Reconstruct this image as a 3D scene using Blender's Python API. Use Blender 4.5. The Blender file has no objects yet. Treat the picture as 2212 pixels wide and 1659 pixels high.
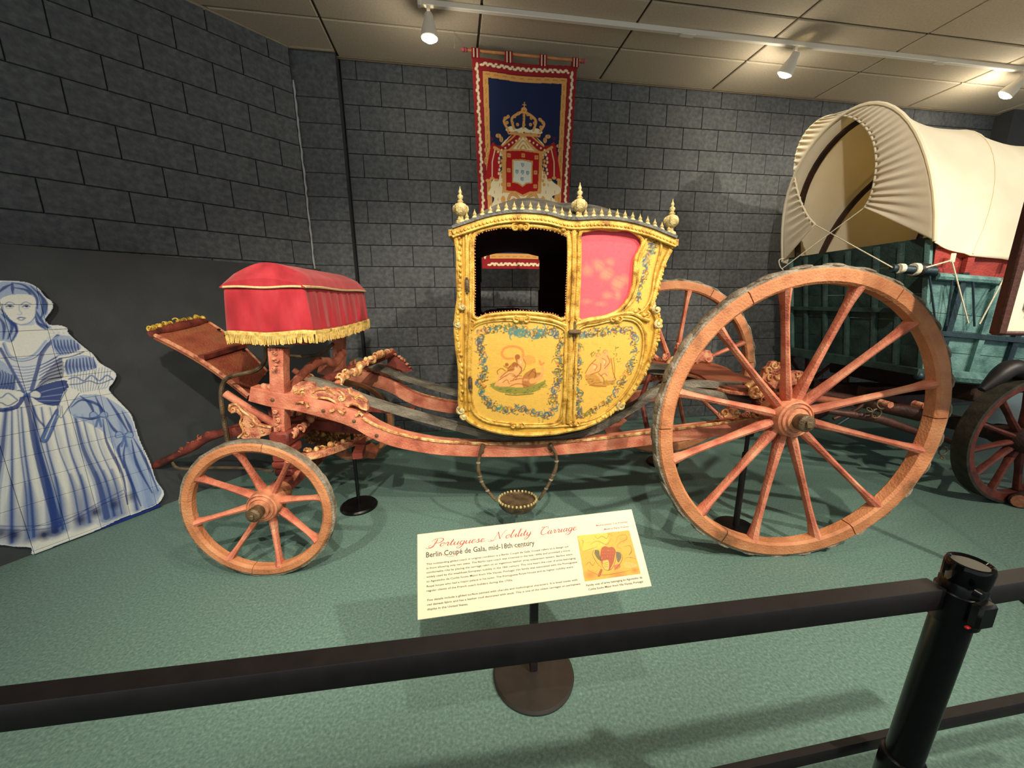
import bpy, math, random
import numpy as np
from mathutils import Matrix, Vector
PI = math.pi
rnd = random.Random(7)

# ---------------------------------------------------------------- camera
CAM_H = 1.422
F_PX = 809.4155
def _rot(p, r, y):
    p, r, y = np.radians([p, r, y])
    base = np.array([[1, 0, 0], [0, 0, -1], [0, 1, 0]], float)
    Rz = np.array([[np.cos(y), -np.sin(y), 0], [np.sin(y), np.cos(y), 0], [0, 0, 1]])
    Rx = np.array([[1, 0, 0], [0, np.cos(p), -np.sin(p)], [0, np.sin(p), np.cos(p)]])
    Rr = np.array([[np.cos(r), -np.sin(r), 0], [np.sin(r), np.cos(r), 0], [0, 0, 1]])
    return Rz @ Rx @ base @ Rr
ROT = _rot(-12.4355, -0.3042, -8.8004)
scene = bpy.context.scene
cd = bpy.data.cameras.new('camera'); cam = bpy.data.objects.new('camera', cd)
scene.collection.objects.link(cam); scene.camera = cam
cd.sensor_width = 36; cd.lens = 36 * F_PX / 2212; cd.clip_start = .02
cam.matrix_world = Matrix([list(ROT[i]) + [[0, 0, CAM_H][i]] for i in range(3)] + [[0, 0, 0, 1]])

# ---------------------------------------------------------------- world, exposure, lamps
scene.view_settings.view_transform = 'Standard'; scene.view_settings.look = 'None'
scene.view_settings.gamma = 1; scene.view_settings.use_curve_mapping = False
scene.view_settings.exposure = 0.42
w = bpy.data.worlds.new('world'); scene.world = w; w.use_nodes = True
w.node_tree.nodes['Background'].inputs[0].default_value = (.9, .95, 1.0, 1)
w.node_tree.nodes['Background'].inputs[1].default_value = .55
scene.cycles.max_bounces = 6
def spot(loc, target, power, angle=70, blend=.6, size=.04, col=(1, .89, .74)):
    l = bpy.data.lights.new('gallery_and_fill_spot', 'SPOT'); l.energy = power; l.spot_size = math.radians(angle)
    l.spot_blend = blend; l.shadow_soft_size = size; l.color = col
    o = bpy.data.objects.new('gallery_and_fill_spot', l); scene.collection.objects.link(o)
    o.location = loc; o.rotation_euler = (Vector(target) - Vector(loc)).to_track_quat('-Z', 'Y').to_euler()
    return o
# lamps of the tracks behind and above the visitor, plus an added canvas spot
spot((-1.6, -.6, 3.35), (-1.5, 2.2, .35), 250, 52)
spot((.1, -.7, 3.35), (-.2, 2.2, 1.0), 295, 60)
spot((1.9, -.7, 3.35), (1.2, 2.0, .9), 320, 66)
spot((3.2, -.4, 3.35), (2.4, 2.0, .7), 270, 66)
spot((4.4, -.2, 3.35), (4.0, 2.6, 1.9), 270, 60)
spot((1.4, .9, 3.4), (3.2, 2.8, 2.2), 190, 50)  # extra spot, added to brighten the gathered canvas end of the wagon
spot((.3, .7, 3.4), (.3, 1.6, 0), 70, 120, 1)
# ---------------------------------------------------------------- helpers
def ray(px):
    x = (px[0] - 1106) / F_PX; y = -(px[1] - 829.5) / F_PX
    return ROT @ np.array([x, y, -1.0])
CO = np.array([0, 0, CAM_H])
class Frame:                       # a vertical-plane frame: origin, heading
    def __init__(s, o, th):
        s.o = np.array([o[0], o[1], 0.0]); s.th = th
        s.U = np.array([math.cos(th), math.sin(th), 0]); s.V = np.array([-math.sin(th), math.cos(th), 0])
    def onv(s, px, v):
        d = ray(px); c = CO - s.o; t = (v - c @ s.V) / (d @ s.V); q = c + d * t; return (q @ s.U, q[2])
    def onu(s, px, u):
        d = ray(px); c = CO - s.o; t = (u - c @ s.U) / (d @ s.U); q = c + d * t; return (q @ s.V, q[2])
    def onz(s, px, z):
        d = ray(px); c = CO - s.o; t = (z - c[2]) / d[2]; q = c + d * t; return (q @ s.U, q @ s.V)
    def w(s, u, v, z): return tuple(s.o + s.U * u + s.V * v + np.array([0, 0, z]))
WF = Frame((0, 0), 0)
CF = Frame((1.795, 1.597), -0.10532)      # carriage frame
GF = Frame((3.42, 2.24), -0.10532)        # wagon frame
def fpt(px, z=0):
    u, v = WF.onz(px, z); return (u, v, z)
def lin(c):
    r = []
    for x in c[:3]:
        x = x / 255; r.append(x / 12.92 if x <= .04045 else ((x + .055) / 1.055) ** 2.4)
    return tuple(r)
def smooth(pts, n=6, closed=False):
    P = [np.array(p, float) for p in pts]; m = len(P); out = []
    rng = range(m) if closed else range(m - 1)
    for i in rng:
        p1 = P[i]; p2 = P[(i + 1) % m]
        p0 = P[(i - 1) % m] if (closed or i > 0) else 2 * p1 - p2
        p3 = P[(i + 2) % m] if (closed or i < m - 2) else 2 * p2 - p1
        for k in range(n):
            t = k / n
            out.append(.5 * (2 * p1 + (p2 - p0) * t + (2 * p0 - 5 * p1 + 4 * p2 - p3) * t * t + (3 * p1 - p0 - 3 * p2 + p3) * t ** 3))
    if not closed: out.append(P[-1])
    return [tuple(p) for p in out]

class MB:
    def __init__(s): s.v = []; s.f = []
    def add(s, vs, fs):
        b = len(s.v); s.v += [tuple(map(float, q)) for q in vs]; s.f += [tuple(i + b for i in q) for q in fs]; return s
    def box(s, a, b, bev=0):
        x0, y0, z0 = a; x1, y1, z1 = b
        if not bev:
            return s.add([(x0,y0,z0),(x1,y0,z0),(x1,y1,z0),(x0,y1,z0),(x0,y0,z1),(x1,y0,z1),(x1,y1,z1),(x0,y1,z1)],
                         [(0,3,2,1),(4,5,6,7),(0,1,5,4),(1,2,6,5),(2,3,7,6),(3,0,4,7)])
        e = bev; ring = [(x0+e,y0),(x1-e,y0),(x1,y0+e),(x1,y1-e),(x1-e,y1),(x0+e,y1),(x0,y1-e),(x0,y0+e)]
        rin = [(min(max(x,x0+e),x1-e), min(max(y,y0+e),y1-e)) for x, y in ring]
        L = [[(x,y,z0) for x,y in rin],[(x,y,z0+e) for x,y in ring],[(x,y,z1-e) for x,y in ring],[(x,y,z1) for x,y in rin]]
        return s.loft(L, True, True)
    def loft(s, rings, closed=True, caps=True):
        n = len(rings[0]); vs = [p for r in rings for p in r]; fs = []
        for i in range(len(rings) - 1):
            for j in range(n if closed else n - 1):
                k = (j + 1) % n; fs.append((i*n+j, i*n+k, (i+1)*n+k, (i+1)*n+j))
        if caps and closed:
            fs.append(tuple(range(n))[::-1]); m = (len(rings)-1)*n; fs.append(tuple(range(m, m+n)))
        return s.add(vs, fs)
    def tube(s, path, r, n=8, flat=None, up=(0, 0, 1), caps=True):
        P = [np.array(p, float) for p in path]; m = len(P)
        R = r if hasattr(r, '__len__') else [r] * m
        if len(R) != m: R = list(np.interp(np.linspace(0, 1, m), np.linspace(0, 1, len(R)), R))
        rings = []; prev = None
        for i in range(m):
            t = P[min(i+1, m-1)] - P[max(i-1, 0)]; L = np.linalg.norm(t); t = t / (L if L > 1e-9 else 1)
            a = np.array(up, float) if prev is None else prev
            a = a - t * (a @ t)
            if np.linalg.norm(a) < 1e-4: a = np.array([1., .1, 0]); a = a - t * (a @ t)
            a /= np.linalg.norm(a); prev = a; b = np.cross(t, a)
            fa = flat if flat else 1
            rings.append([P[i] + R[i] * (math.cos(q) * a + fa * math.sin(q) * b) for q in [2*PI*k/n for k in range(n)]])
        return s.loft(rings, True, caps)
    def bar(s, path, h, d, up=(0, 0, 1)):     # rectangular section: h along up, d across
        P = [np.array(p, float) for p in path]; m = len(P); rings = []
        H = h if hasattr(h, '__len__') else [h]*m
        if len(H) != m: H = list(np.interp(np.linspace(0, 1, m), np.linspace(0, 1, len(H)), H))
        for i in range(m):
            t = P[min(i+1, m-1)] - P[max(i-1, 0)]; t /= np.linalg.norm(t)
            a = np.array(up, float); a -= t*(a@t); a /= np.linalg.norm(a); b = np.cross(t, a)
            e = .06
            sec = [(1,-1+e),(1,1-e),(1-e,1),(-1+e,1),(-1,1-e),(-1,-1+e),(-1+e,-1),(1-e,-1)]
            rings.append([P[i] + a*x*H[i]/2 + b*y*d/2 for x, y in sec])
        return s.loft(rings, True, True)
    def lathe(s, prof, n=24, o=(0, 0, 0), ax='z', caps=True):
        rings = []
        for r, h in prof:
            ring = []
            for k in range(n):
                a = 2*PI*k/n; c, d = r*math.cos(a), r*math.sin(a)
                ring.append({'z': (o[0]+c, o[1]+d, o[2]+h), 'y': (o[0]+c, o[1]+h, o[2]+d), 'x': (o[0]+h, o[1]+c, o[2]+d)}[ax])
            rings.append(ring)
        return s.loft(rings, True, caps)
    def ball(s, c, r, n=8, m=5):
        rx, ry, rz = r if hasattr(r, '__len__') else (r, r, r); rings = []
        for i in range(m + 1):
            t = PI * i / m; q = max(math.sin(t), .02)
            rings.append([(c[0]+rx*q*math.cos(2*PI*k/n), c[1]+ry*q*math.sin(2*PI*k/n), c[2]-rz*math.cos(t)) for k in range(n)])
        return s.loft(rings, True, True)
    def prism(s, poly, a0, a1, f):          # poly of 2D points; f(x,y,a)->3D
        n = len(poly); return s.loft([[f(x, y, a0) for x, y in poly], [f(x, y, a1) for x, y in poly]], True, True)
    def scroll(s, c, R, r, a0, turns, plane='uz', sgn=1, dv=0, n=6, steps=22, end=.18):
        path = []; rad = []
        for i in range(steps + 1):
            t = i/steps; a = a0 + sgn*2*PI*turns*t; q = R*(1 - (1-end)*t)
            path.append((c[0]+q*math.cos(a), c[1]+dv*t, c[2]+q*math.sin(a)) if plane == 'uz' else
                        (c[0]+dv*t, c[1]+q*math.cos(a), c[2]+q*math.sin(a)))
            rad.append(r*(1.0 - .45*t))
        return s.tube(path, rad, n, up=(0, 1, 0) if plane == 'uz' else (1, 0, 0))
COL = scene.collection
def mkmesh(name, mb, mat, sm=True):
    me = bpy.data.meshes.new(name); me.from_pydata(mb.v, [], mb.f)
    if mat: me.materials.append(mat)
    me.update()
    import bmesh
    bm = bmesh.new(); bm.from_mesh(me); bmesh.ops.recalc_face_normals(bm, faces=bm.faces); bm.to_mesh(me); bm.free()
    if sm:
        me.shade_smooth()
        try: me.set_sharp_from_angle(angle=math.radians(38))
        except Exception: pass
    return me
def obj(name, mb, mat, parent=None, sm=True, loc=None, kind=None):
    me = mb if isinstance(mb, bpy.types.Mesh) else mkmesh(name, mb, mat, sm)
    o = bpy.data.objects.new(name, me); COL.objects.link(o)
    if parent: o.parent = parent
    if loc is not None: o.location = loc
    if kind: o['kind'] = kind
    return o
def empty(name, loc=(0, 0, 0), rz=0, parent=None):
    o = bpy.data.objects.new(name, None); COL.objects.link(o); o.location = loc; o.rotation_euler = (0, 0, rz)
    o.empty_display_size = .05
    if parent: o.parent = parent
    return o
def tag(o, label=None, cat=None, group=None, kind=None):
    for k, v in (('label', label), ('category', cat), ('group', group), ('kind', kind)):
        if v: o[k] = v
    return o

# ---------------------------------------------------------------- materials
def nt(name):
    m = bpy.data.materials.new(name); m.use_nodes = True; n = m.node_tree
    return m, n, n.nodes['Principled BSDF']
def bump(n, b, scale, strength, detail=4, dist=.01, coord='Object'):
    tc = n.nodes.new('ShaderNodeTexCoord'); no = n.nodes.new('ShaderNodeTexNoise'); bp = n.nodes.new('ShaderNodeBump')
    no.inputs['Scale'].default_value = scale; no.inputs['Detail'].default_value = detail
    n.links.new(tc.outputs[coord], no.inputs['Vector']); n.links.new(no.outputs['Fac'], bp.inputs['Height'])
    bp.inputs['Strength'].default_value = strength; bp.inputs['Distance'].default_value = dist
    n.links.new(bp.outputs['Normal'], b.inputs['Normal']); return no
def mat(name, cols, scale=8, rough=.7, metal=0, bmp=(60, .3), stretch=(1, 1, 1), detail=6, pos=None, spec=.4):
    m, n, b = nt(name); tc = n.nodes.new('ShaderNodeTexCoord'); mp = n.nodes.new('ShaderNodeMapping')
    mp.inputs['Scale'].default_value = stretch; no = n.nodes.new('ShaderNodeTexNoise')
    no.inputs['Scale'].default_value = scale; no.inputs['Detail'].default_value = detail
    cr = n.nodes.new('ShaderNodeValToRGB'); n.links.new(tc.outputs['Object'], mp.inputs['Vector'])
    n.links.new(mp.outputs[0], no.inputs['Vector']); n.links.new(no.outputs['Fac'], cr.inputs['Fac'])
    els = cr.color_ramp.elements; ps = pos or [.32 + .36*i/max(1, len(cols)-1) for i in range(len(cols))]
    while len(els) < len(cols): els.new(.5)
    for e, c, p in zip(els, cols, ps): e.position = p; e.color = lin(c) + (1,)
    n.links.new(cr.outputs[0], b.inputs['Base Color'])
    b.inputs['Roughness'].default_value = rough; b.inputs['Metallic'].default_value = metal
    b.inputs['Specular IOR Level'].default_value = spec
    if bmp: bump(n, b, bmp[0], bmp[1])
    return m
def vmat(name, rough=.6, bmp=None, metal=0):
    m, n, b = nt(name); a = n.nodes.new('ShaderNodeAttribute'); a.attribute_name = 'Col'
    n.links.new(a.outputs['Color'], b.inputs['Base Color']); b.inputs['Roughness'].default_value = rough
    b.inputs['Metallic'].default_value = metal; b.inputs['Specular IOR Level'].default_value = .3
    if bmp: bump(n, b, bmp[0], bmp[1])
    return m
def flat(name, c, rough=.5, metal=0, emit=0):
    m, n, b = nt(name); b.inputs['Base Color'].default_value = lin(c) + (1,); b.inputs['Roughness'].default_value = rough
    b.inputs['Metallic'].default_value = metal
    if emit: b.inputs['Emission Color'].default_value = lin(c) + (1,); b.inputs['Emission Strength'].default_value = emit
    return m
M = {}
M['block'] = mat('dark_painted_block', [(76, 79, 80), (90, 93, 94), (104, 107, 107)], 30, .55, 0, (160, .4), spec=.35)
M['mortar'] = mat('dark_mortar', [(44, 46, 47), (56, 58, 59)], 20, .8, 0, (120, .4))
M['panelwall'] = mat('dark_painted_board', [(58, 61, 62), (66, 69, 70)], 6, .6, 0, (200, .15))
M['floor'] = mat('green_speckled_floor', [(80, 106, 98), (94, 122, 112), (104, 132, 121), (128, 152, 141)], 95, .5, 0, (300, .1), detail=14, pos=[.28, .45, .58, .8], spec=.25)
M['tile'] = mat('ceiling_tile', [(196, 182, 156), (208, 194, 168)], 60, .9, 0, (300, .3))
M['grid'] = mat('ceiling_grid', [(74, 66, 54), (84, 76, 62)], 10, .8)  # dark tone carries the shade of the recessed tile joints
M['beam'] = mat('ceiling_edge', [(150, 136, 112), (165, 150, 125)], 10, .8)
M['red'] = mat('worn_red_paint', [(132, 74, 54), (188, 104, 78), (212, 134, 102), (226, 168, 128)], 9, .62, 0, (90, .5), pos=[.25, .42, .58, .8])
M['rim'] = mat('worn_orange_paint', [(112, 82, 54), (182, 116, 74), (204, 138, 92), (214, 162, 112)], 7, .6, 0, (90, .5), pos=[.25, .4, .6, .8])
M['darkred'] = mat('dark_red_paint', [(70, 30, 24), (120, 52, 40), (140, 66, 50)], 12, .6, 0, (90, .4))
M['iron'] = mat('rusted_iron', [(70, 56, 42), (104, 86, 62), (124, 104, 76)], 18, .5, .4, (120, .5))
M['tyre'] = mat('weathered_tyre', [(92, 82, 66), (134, 124, 106), (158, 150, 132)], 14, .7, .1, (80, .8))
M['gilt'] = mat('gilded_carving', [(160, 94, 56), (214, 158, 98), (236, 204, 144)], 30, .45, .1, (120, .6), pos=[.35, .5, .65])
M['carve'] = mat('painted_carving', [(150, 84, 60), (206, 130, 98), (222, 168, 122)], 26, .55, 0, (110, .7), pos=[.35, .5, .66])
M['gold'] = mat('yellow_gilt_moulding', [(140, 98, 38), (200, 154, 60), (220, 182, 88)], 24, .4, .12, (140, .4), pos=[.3, .46, .62])
M['cream'] = mat('cream_gilt', [(140, 116, 66), (196, 176, 116), (216, 200, 146)], 40, .5, .1, (140, .5))
M['velvet'] = mat('crimson_velvet', [(150, 28, 38), (176, 40, 50), (190, 56, 64)], 10, .9, 0, (400, .2), stretch=(1, 1, .35))
M['velvet'].node_tree.nodes['Principled BSDF'].inputs['Sheen Weight'].default_value = .35
M['velvet'].node_tree.nodes['Principled BSDF'].inputs['Sheen Tint'].default_value = (1, .55, .5, 1)
M['fringe'] = mat('gold_fringe', [(190, 150, 70), (226, 190, 104), (236, 208, 130)], 60, .7)
M['piping'] = mat('gold_piping', [(214, 186, 128), (232, 210, 156)], 80, .6)
M['leather'] = mat('grey_leather', [(66, 60, 50), (110, 104, 90), (136, 130, 114)], 16, .6, 0, (100, .6), stretch=(.3, 1, 1))
M['roof'] = mat('dark_leather_roof', [(52, 50, 44), (84, 82, 74), (104, 102, 92)], 12, .45, 0, (90, .4))
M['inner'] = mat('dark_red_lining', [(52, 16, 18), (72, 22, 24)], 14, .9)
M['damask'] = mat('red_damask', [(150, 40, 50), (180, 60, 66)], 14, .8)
M['oldwood'] = mat('worn_red_board', [(90, 56, 36), (150, 74, 52), (166, 96, 62), (120, 92, 56)], 8, .65, 0, (70, .6), stretch=(1, .4, 1), pos=[.28, .42, .58, .75])
M['black'] = mat('black_metal', [(12, 12, 13), (18, 18, 19)], 30, .28, .2, None)
M['blackm'] = mat('black_satin', [(22, 18, 18), (31, 26, 26)], 30, .48, 0, None)
M['white'] = flat('white_enamel', (236, 230, 214), .5)
M['glow'] = flat('lamp_glow', (255, 244, 214), .5, 0, 45)
M['teal'] = mat('weathered_teal_paint', [(52, 84, 82), (86, 124, 120), (108, 144, 138)], 9, .65, 0, (80, .5), pos=[.3, .48, .66])
M['dteal'] = mat('dark_green_paint', [(24, 40, 38), (38, 60, 54), (46, 70, 62)], 9, .65, 0, (80, .5))
M['iront'] = mat('dark_painted_iron', [(26, 42, 50), (40, 60, 66)], 20, .5, .2)
M['wred'] = mat('wagon_red_board', [(120, 36, 30), (158, 56, 46)], 9, .65, 0, (80, .5))
M['canvas'] = mat('cream_canvas', [(228, 226, 208), (238, 236, 220)], 5, .9, 0, (250, .15))
def _transl(m, f):
    n = m.node_tree; b = n.nodes['Principled BSDF']; t = n.nodes.new('ShaderNodeBsdfTranslucent'); mx = n.nodes.new('ShaderNodeMixShader')
    t.inputs[0].default_value = lin((255, 230, 160)) + (1,); mx.inputs[0].default_value = f; out = n.nodes['Material Output']
    n.links.new(b.outputs[0], mx.inputs[1]); n.links.new(t.outputs[0], mx.inputs[2]); n.links.new(mx.outputs[0], out.inputs[0])
_transl(M['canvas'], .4)
M['bow'] = mat('dark_bow_wood', [(38, 24, 18), (56, 36, 26)], 12, .6)
M['rope'] = mat('pale_rope', [(190, 180, 150), (220, 212, 186)], 80, .8)
M['wood'] = mat('dark_brown_wood', [(56, 30, 22), (84, 46, 34)], 12, .5, stretch=(1, 1, .3))
M['wheelw'] = mat('wagon_spoke_red', [(64, 30, 22), (104, 48, 36)], 14, .6)
M['wtyre'] = mat('wagon_tyre_iron', [(40, 36, 28), (66, 60, 48)], 16, .6, .3)
M['paper'] = mat('sign_board', [(216, 206, 172), (222, 212, 178)], 4, .6, 0, None)
M['rtext'] = flat('red_print', (178, 58, 66), .6); M['gtext'] = flat('grey_print', (58, 54, 50), .6)
M['paint'] = vmat('painted_gilt_panel', .5, (140, .15)); M['azulejo'] = vmat('blue_white_glaze', .35)
M['tapestry'] = vmat('woven_banner', .95, (500, .3)); M['print'] = vmat('printed_picture', .6); M['silk'] = vmat('pink_damask', .7, (200, .1))

# ---------------------------------------------------------------- painting on a grid of vertices
class Canvas:
    def __init__(s, x0, x1, z0, z1, st, col):
        s.x0, s.z0, s.st = x0, z0, st; s.nx = int((x1-x0)/st)+2; s.nz = int((z1-z0)/st)+2
        s.X, s.Z = np.meshgrid(x0 + np.arange(s.nx)*st, z0 + np.arange(s.nz)*st)
        s.C = np.zeros((s.nz, s.nx, 3)); s.C[:] = col
    def win(s, xs, zs, pad):
        i0 = max(0, int((min(xs)-pad-s.x0)/s.st)); i1 = min(s.nx, int((max(xs)+pad-s.x0)/s.st)+2)
        j0 = max(0, int((min(zs)-pad-s.z0)/s.st)); j1 = min(s.nz, int((max(zs)+pad-s.z0)/s.st)+2)
        return slice(j0, max(j1, j0)), slice(i0, max(i1, i0))
    def inside(s, poly, sl=None):
        X, Z = (s.X, s.Z) if sl is None else (s.X[sl], s.Z[sl]); r = np.zeros(X.shape, bool); n = len(poly)
        for i in range(n):
            x1, z1 = poly[i][:2]; x2, z2 = poly[(i+1) % n][:2]
            if z1 == z2: continue
            c = ((z1 > Z) != (z2 > Z)) & (X < (x2-x1)*(Z-z1)/(z2-z1)+x1); r ^= c
        return r
    def poly(s, poly, col, a=1.0):
        if len(poly) < 3: return
        sl = s.win([p[0] for p in poly], [p[1] for p in poly], 0); m = s.inside(poly, sl)[..., None]*a
        s.C[sl] = s.C[sl]*(1-m) + np.array(col)*m
    def line(s, pts, wd, col, a=1.0, soft=0):
        pts = list(pts); n = len(pts); W = wd if hasattr(wd, '__len__') else [wd]*n
        if len(W) != n: W = list(np.interp(np.linspace(0, 1, n), np.linspace(0, 1, len(W)), W))
        MK = np.zeros(s.X.shape, np.float32); big = s.win([p[0] for p in pts], [p[1] for p in pts], max(W)/2 + s.st)
        for i in range(n-1):
            (x1, z1), (x2, z2) = pts[i][:2], pts[i+1][:2]; wm = max(W[i], W[i+1])/2 + s.st
            sl = s.win((x1, x2), (z1, z2), wm); X, Z = s.X[sl], s.Z[sl]
            if X.size == 0: continue
            dx, dz = x2-x1, z2-z1; L = dx*dx+dz*dz + 1e-12
            t = np.clip(((X-x1)*dx+(Z-z1)*dz)/L, 0, 1); d = np.hypot(X-x1-t*dx, Z-z1-t*dz)
            h = (W[i] + (W[i+1]-W[i])*t)/2
            MK[sl] = np.maximum(MK[sl], np.clip((h - d)/s.st + .5, 0, 1) if not soft else np.clip((1 - d/np.maximum(h, 1e-6))/soft, 0, 1))
        m = MK[big][..., None]*a; s.C[big] = s.C[big]*(1-m) + np.array(col)*m
    def disc(s, x, z, r, col, a=1.0, rz=None, soft=0):
        rz = rz or r; sl = s.win((x-r, x+r), (z-rz, z+rz), s.st*2); X, Z = s.X[sl], s.Z[sl]
        if X.size == 0: return
        d = np.hypot((X-x)/r, (Z-z)/rz)
        m = (np.clip((1-d)*r/s.st+.5, 0, 1) if not soft else np.clip((1-d)/soft, 0, 1))[..., None]*a
        s.C[sl] = s.C[sl]*(1-m) + np.array(col)*m
    def noise(s, amp, seed=1, blur=0):
        g = np.random.RandomState(seed).randn(s.nz, s.nx)
        for _ in range(blur): g = (g + np.roll(g, 1, 0) + np.roll(g, 1, 1) + np.roll(g, -1, 0) + np.roll(g, -1, 1))/5
        g /= g.std(); s.C *= (1 + amp*g[..., None])
    def mesh(s, name, mask, fn, mt):      # fn(X,Z)->(x,y,z arrays); faces where mask true
        m = mask[:-1, :-1] & mask[1:, :-1] & mask[:-1, 1:] & mask[1:, 1:]
        idx = np.arange(s.nx*s.nz).reshape(s.nz, s.nx)
        q = np.stack([idx[:-1, :-1][m], idx[:-1, 1:][m], idx[1:, 1:][m], idx[1:, :-1][m]], 1)
        used, inv = np.unique(q, return_inverse=True); q = inv.reshape(q.shape)
        x, y, z = fn(s.X.ravel()[used], s.Z.ravel()[used])
        me = bpy.data.meshes.new(name); me.vertices.add(len(used)); me.vertices.foreach_set('co', np.stack([x, y, z], 1).astype(np.float32).ravel())
        nf = len(q); me.loops.add(nf*4); me.loops.foreach_set('vertex_index', q.astype(np.int32).ravel())
        me.polygons.add(nf); me.polygons.foreach_set('loop_start', np.arange(0, nf*4, 4, dtype=np.int32))
        me.update(calc_edges=True); me.validate()
        at = me.color_attributes.new('Col', 'FLOAT_COLOR', 'POINT')
        c = np.clip(s.C.reshape(-1, 3)[used], 0, 1); at.data.foreach_set('color', np.concatenate([c, np.ones((len(c), 1))], 1).astype(np.float32).ravel())
        me.materials.append(mt); me.shade_smooth(); return me
def solid(o, t, off=-1):
    md = o.modifiers.new('thickness', 'SOLIDIFY'); md.thickness = t; md.offset = off; return o
def pip(p, poly):
    r = False; n = len(poly)
    for i in range(n):
        x1, z1 = poly[i][:2]; x2, z2 = poly[(i+1) % n][:2]
        if (z1 > p[1]) != (z2 > p[1]) and p[0] < (x2-x1)*(p[1]-z1)/(z2-z1)+x1: r = not r
    return r
# ---------------------------------------------------------------- the room
CEIL = 3.55; WY = 4.103
fl = obj('floor', MB().box((-5, -4, -.1), (11, 4.4, 0)), M['floor'], sm=False, kind='structure')
zc = lambda k: .1444 + .2032*(17-k)           # height of joint k (17 lowest, 1 highest)
bw, bh, jn = .4064, .2032, .0055
def block_mesh(wd, ht, dp=.014):
    m = MB(); e = .003; x0, x1, z0, z1 = jn/2, wd-jn/2, jn/2, ht-jn/2
    m.add([(x0,0,z0),(x1,0,z0),(x1,0,z1),(x0,0,z1),(x0,-dp+e,z0),(x1,-dp+e,z0),(x1,-dp+e,z1),(x0,-dp+e,z1),
           (x0+e,-dp,z0+e),(x1-e,-dp,z0+e),(x1-e,-dp,z1-e),(x0+e,-dp,z1-e)],
          [(0,1,5,4),(1,2,6,5),(2,3,7,6),(3,0,4,7),(4,5,9,8),(5,6,10,9),(6,7,11,10),(7,4,8,11),(8,9,10,11)])
    return m
_bc = {}
def bmesh_for(wd, ht):
    k = (round(wd, 3), round(ht, 3))
    if k not in _bc: _bc[k] = mkmesh('block', block_mesh(*k), M['block'], False)
    return _bc[k]
def block_wall(name, a, b, phase, xlim=None, far=None, z_low=0):
    a = np.array(a); b = np.array(b); L = np.linalg.norm(b-a); th = math.atan2(b[1]-a[1], b[0]-a[0])
    root = obj(name, MB().box((0, -.0, 0), (L, .12, CEIL)), M['mortar'], sm=False, kind='structure')
    root.location = (a[0], a[1], 0); root.rotation_euler = (0, 0, th)
    rest = MB(); n = 0
    zs = [0, zc(17)] + [zc(k) for k in range(16, 0, -1)] + [CEIL]
    for i in range(len(zs)-1):
        z0, z1 = zs[i], zs[i+1]; k = 18 - i
        if z1 <= z_low: continue
        x = phase + (bw/2 if k % 2 else 0) - 3*bw
        while x < L:
            x0, x1 = max(x, 0), min(x+bw, L); x += bw
            if x1 - x0 < .03: continue
            if far and far(x0, x1, z0, z1):
                bm_ = block_mesh(x1-x0, z1-z0); rest.add([(p[0]+x0, p[1], p[2]+z0) for p in bm_.v], bm_.f); continue
            o = bpy.data.objects.new('block', bmesh_for(x1-x0, z1-z0)); COL.objects.link(o); o.parent = root; o.location = (x0, 0, z0); n += 1
    if rest.v: obj('hidden_block', rest, M['block'], root, False, kind='stuff')
    return root
# joint n = 0 lies at X = -0.577 ; odd rows shifted by half a block
ph = (-.5773 - (-.915)) % bw
block_wall('wall_back', (-.915, WY), (6.47, WY), ph, far=lambda x0, x1, z0, z1: (x0 > 4.9) or (x0 > 3.7 and z1 < 2.3) or (z1 < .36 and x0 > .6))
tcol = obj('trim_1', MB().box((6.47, WY-.17, 0), (7.6, WY+.1, CEIL)), M['panelwall'], sm=False, kind='structure')
pil = obj('trim_2', MB().box((-1.31, 4.0, 0), (-.925, 4.3, CEIL)), M['mortar'], sm=False, kind='structure')
zs = [0, zc(17)] + [zc(k) for k in range(16, 1, -1)] + [CEIL]
for i in range(len(zs)-1):
    o = bpy.data.objects.new('block', bmesh_for(.385, zs[i+1]-zs[i])); COL.objects.link(o); o.parent = pil; o.location = (-1.31, 4.012, zs[i])
# upper left wall of blocks, plain board below it
d_ = np.array([-.79, -.69]); d_ /= np.linalg.norm(d_)
A_ = np.array([-1.30, 3.975]); B_ = A_ + d_*4.6
block_wall('wall_left', B_, A_, .17, z_low=1.5)
pa = np.array([-2.069, 2.863]); pd = np.array([-2.534, 2.229]) - pa; pd /= np.linalg.norm(pd); pn = np.array([-pd[1], pd[0]])
if pn[0] < 0: pn = -pn
p_top = 1.735; e0 = pa - pd*1.46; e1 = pa + pd*4.2
lw = MB(); lw.loft([[(e0[0], e0[1], z) for z in (0, p_top)] + [(e0[0]-pn[0]*.3, e0[1]-pn[1]*.3, z) for z in (p_top, 0)],
                    [(e1[0], e1[1], z) for z in (0, p_top)] + [(e1[0]-pn[0]*.9, e1[1]-pn[1]*.9, z) for z in (p_top, 0)]], True, True)
obj('wall_lower', lw, M['panelwall'], sm=False, kind='structure')
crk = MB(); pts = []
for i in range(40):
    z = 3.30 - i*.043; pts.append((-1.284 + rnd.uniform(-.004, .004), 3.975, z))
crk.tube(pts, [.006 + .005*abs(math.sin(i*2.1)) for i in range(40)], 5)
obj('trim_3', crk, flat('pale_caulk', (176, 178, 178), .8), kind='structure')

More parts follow.
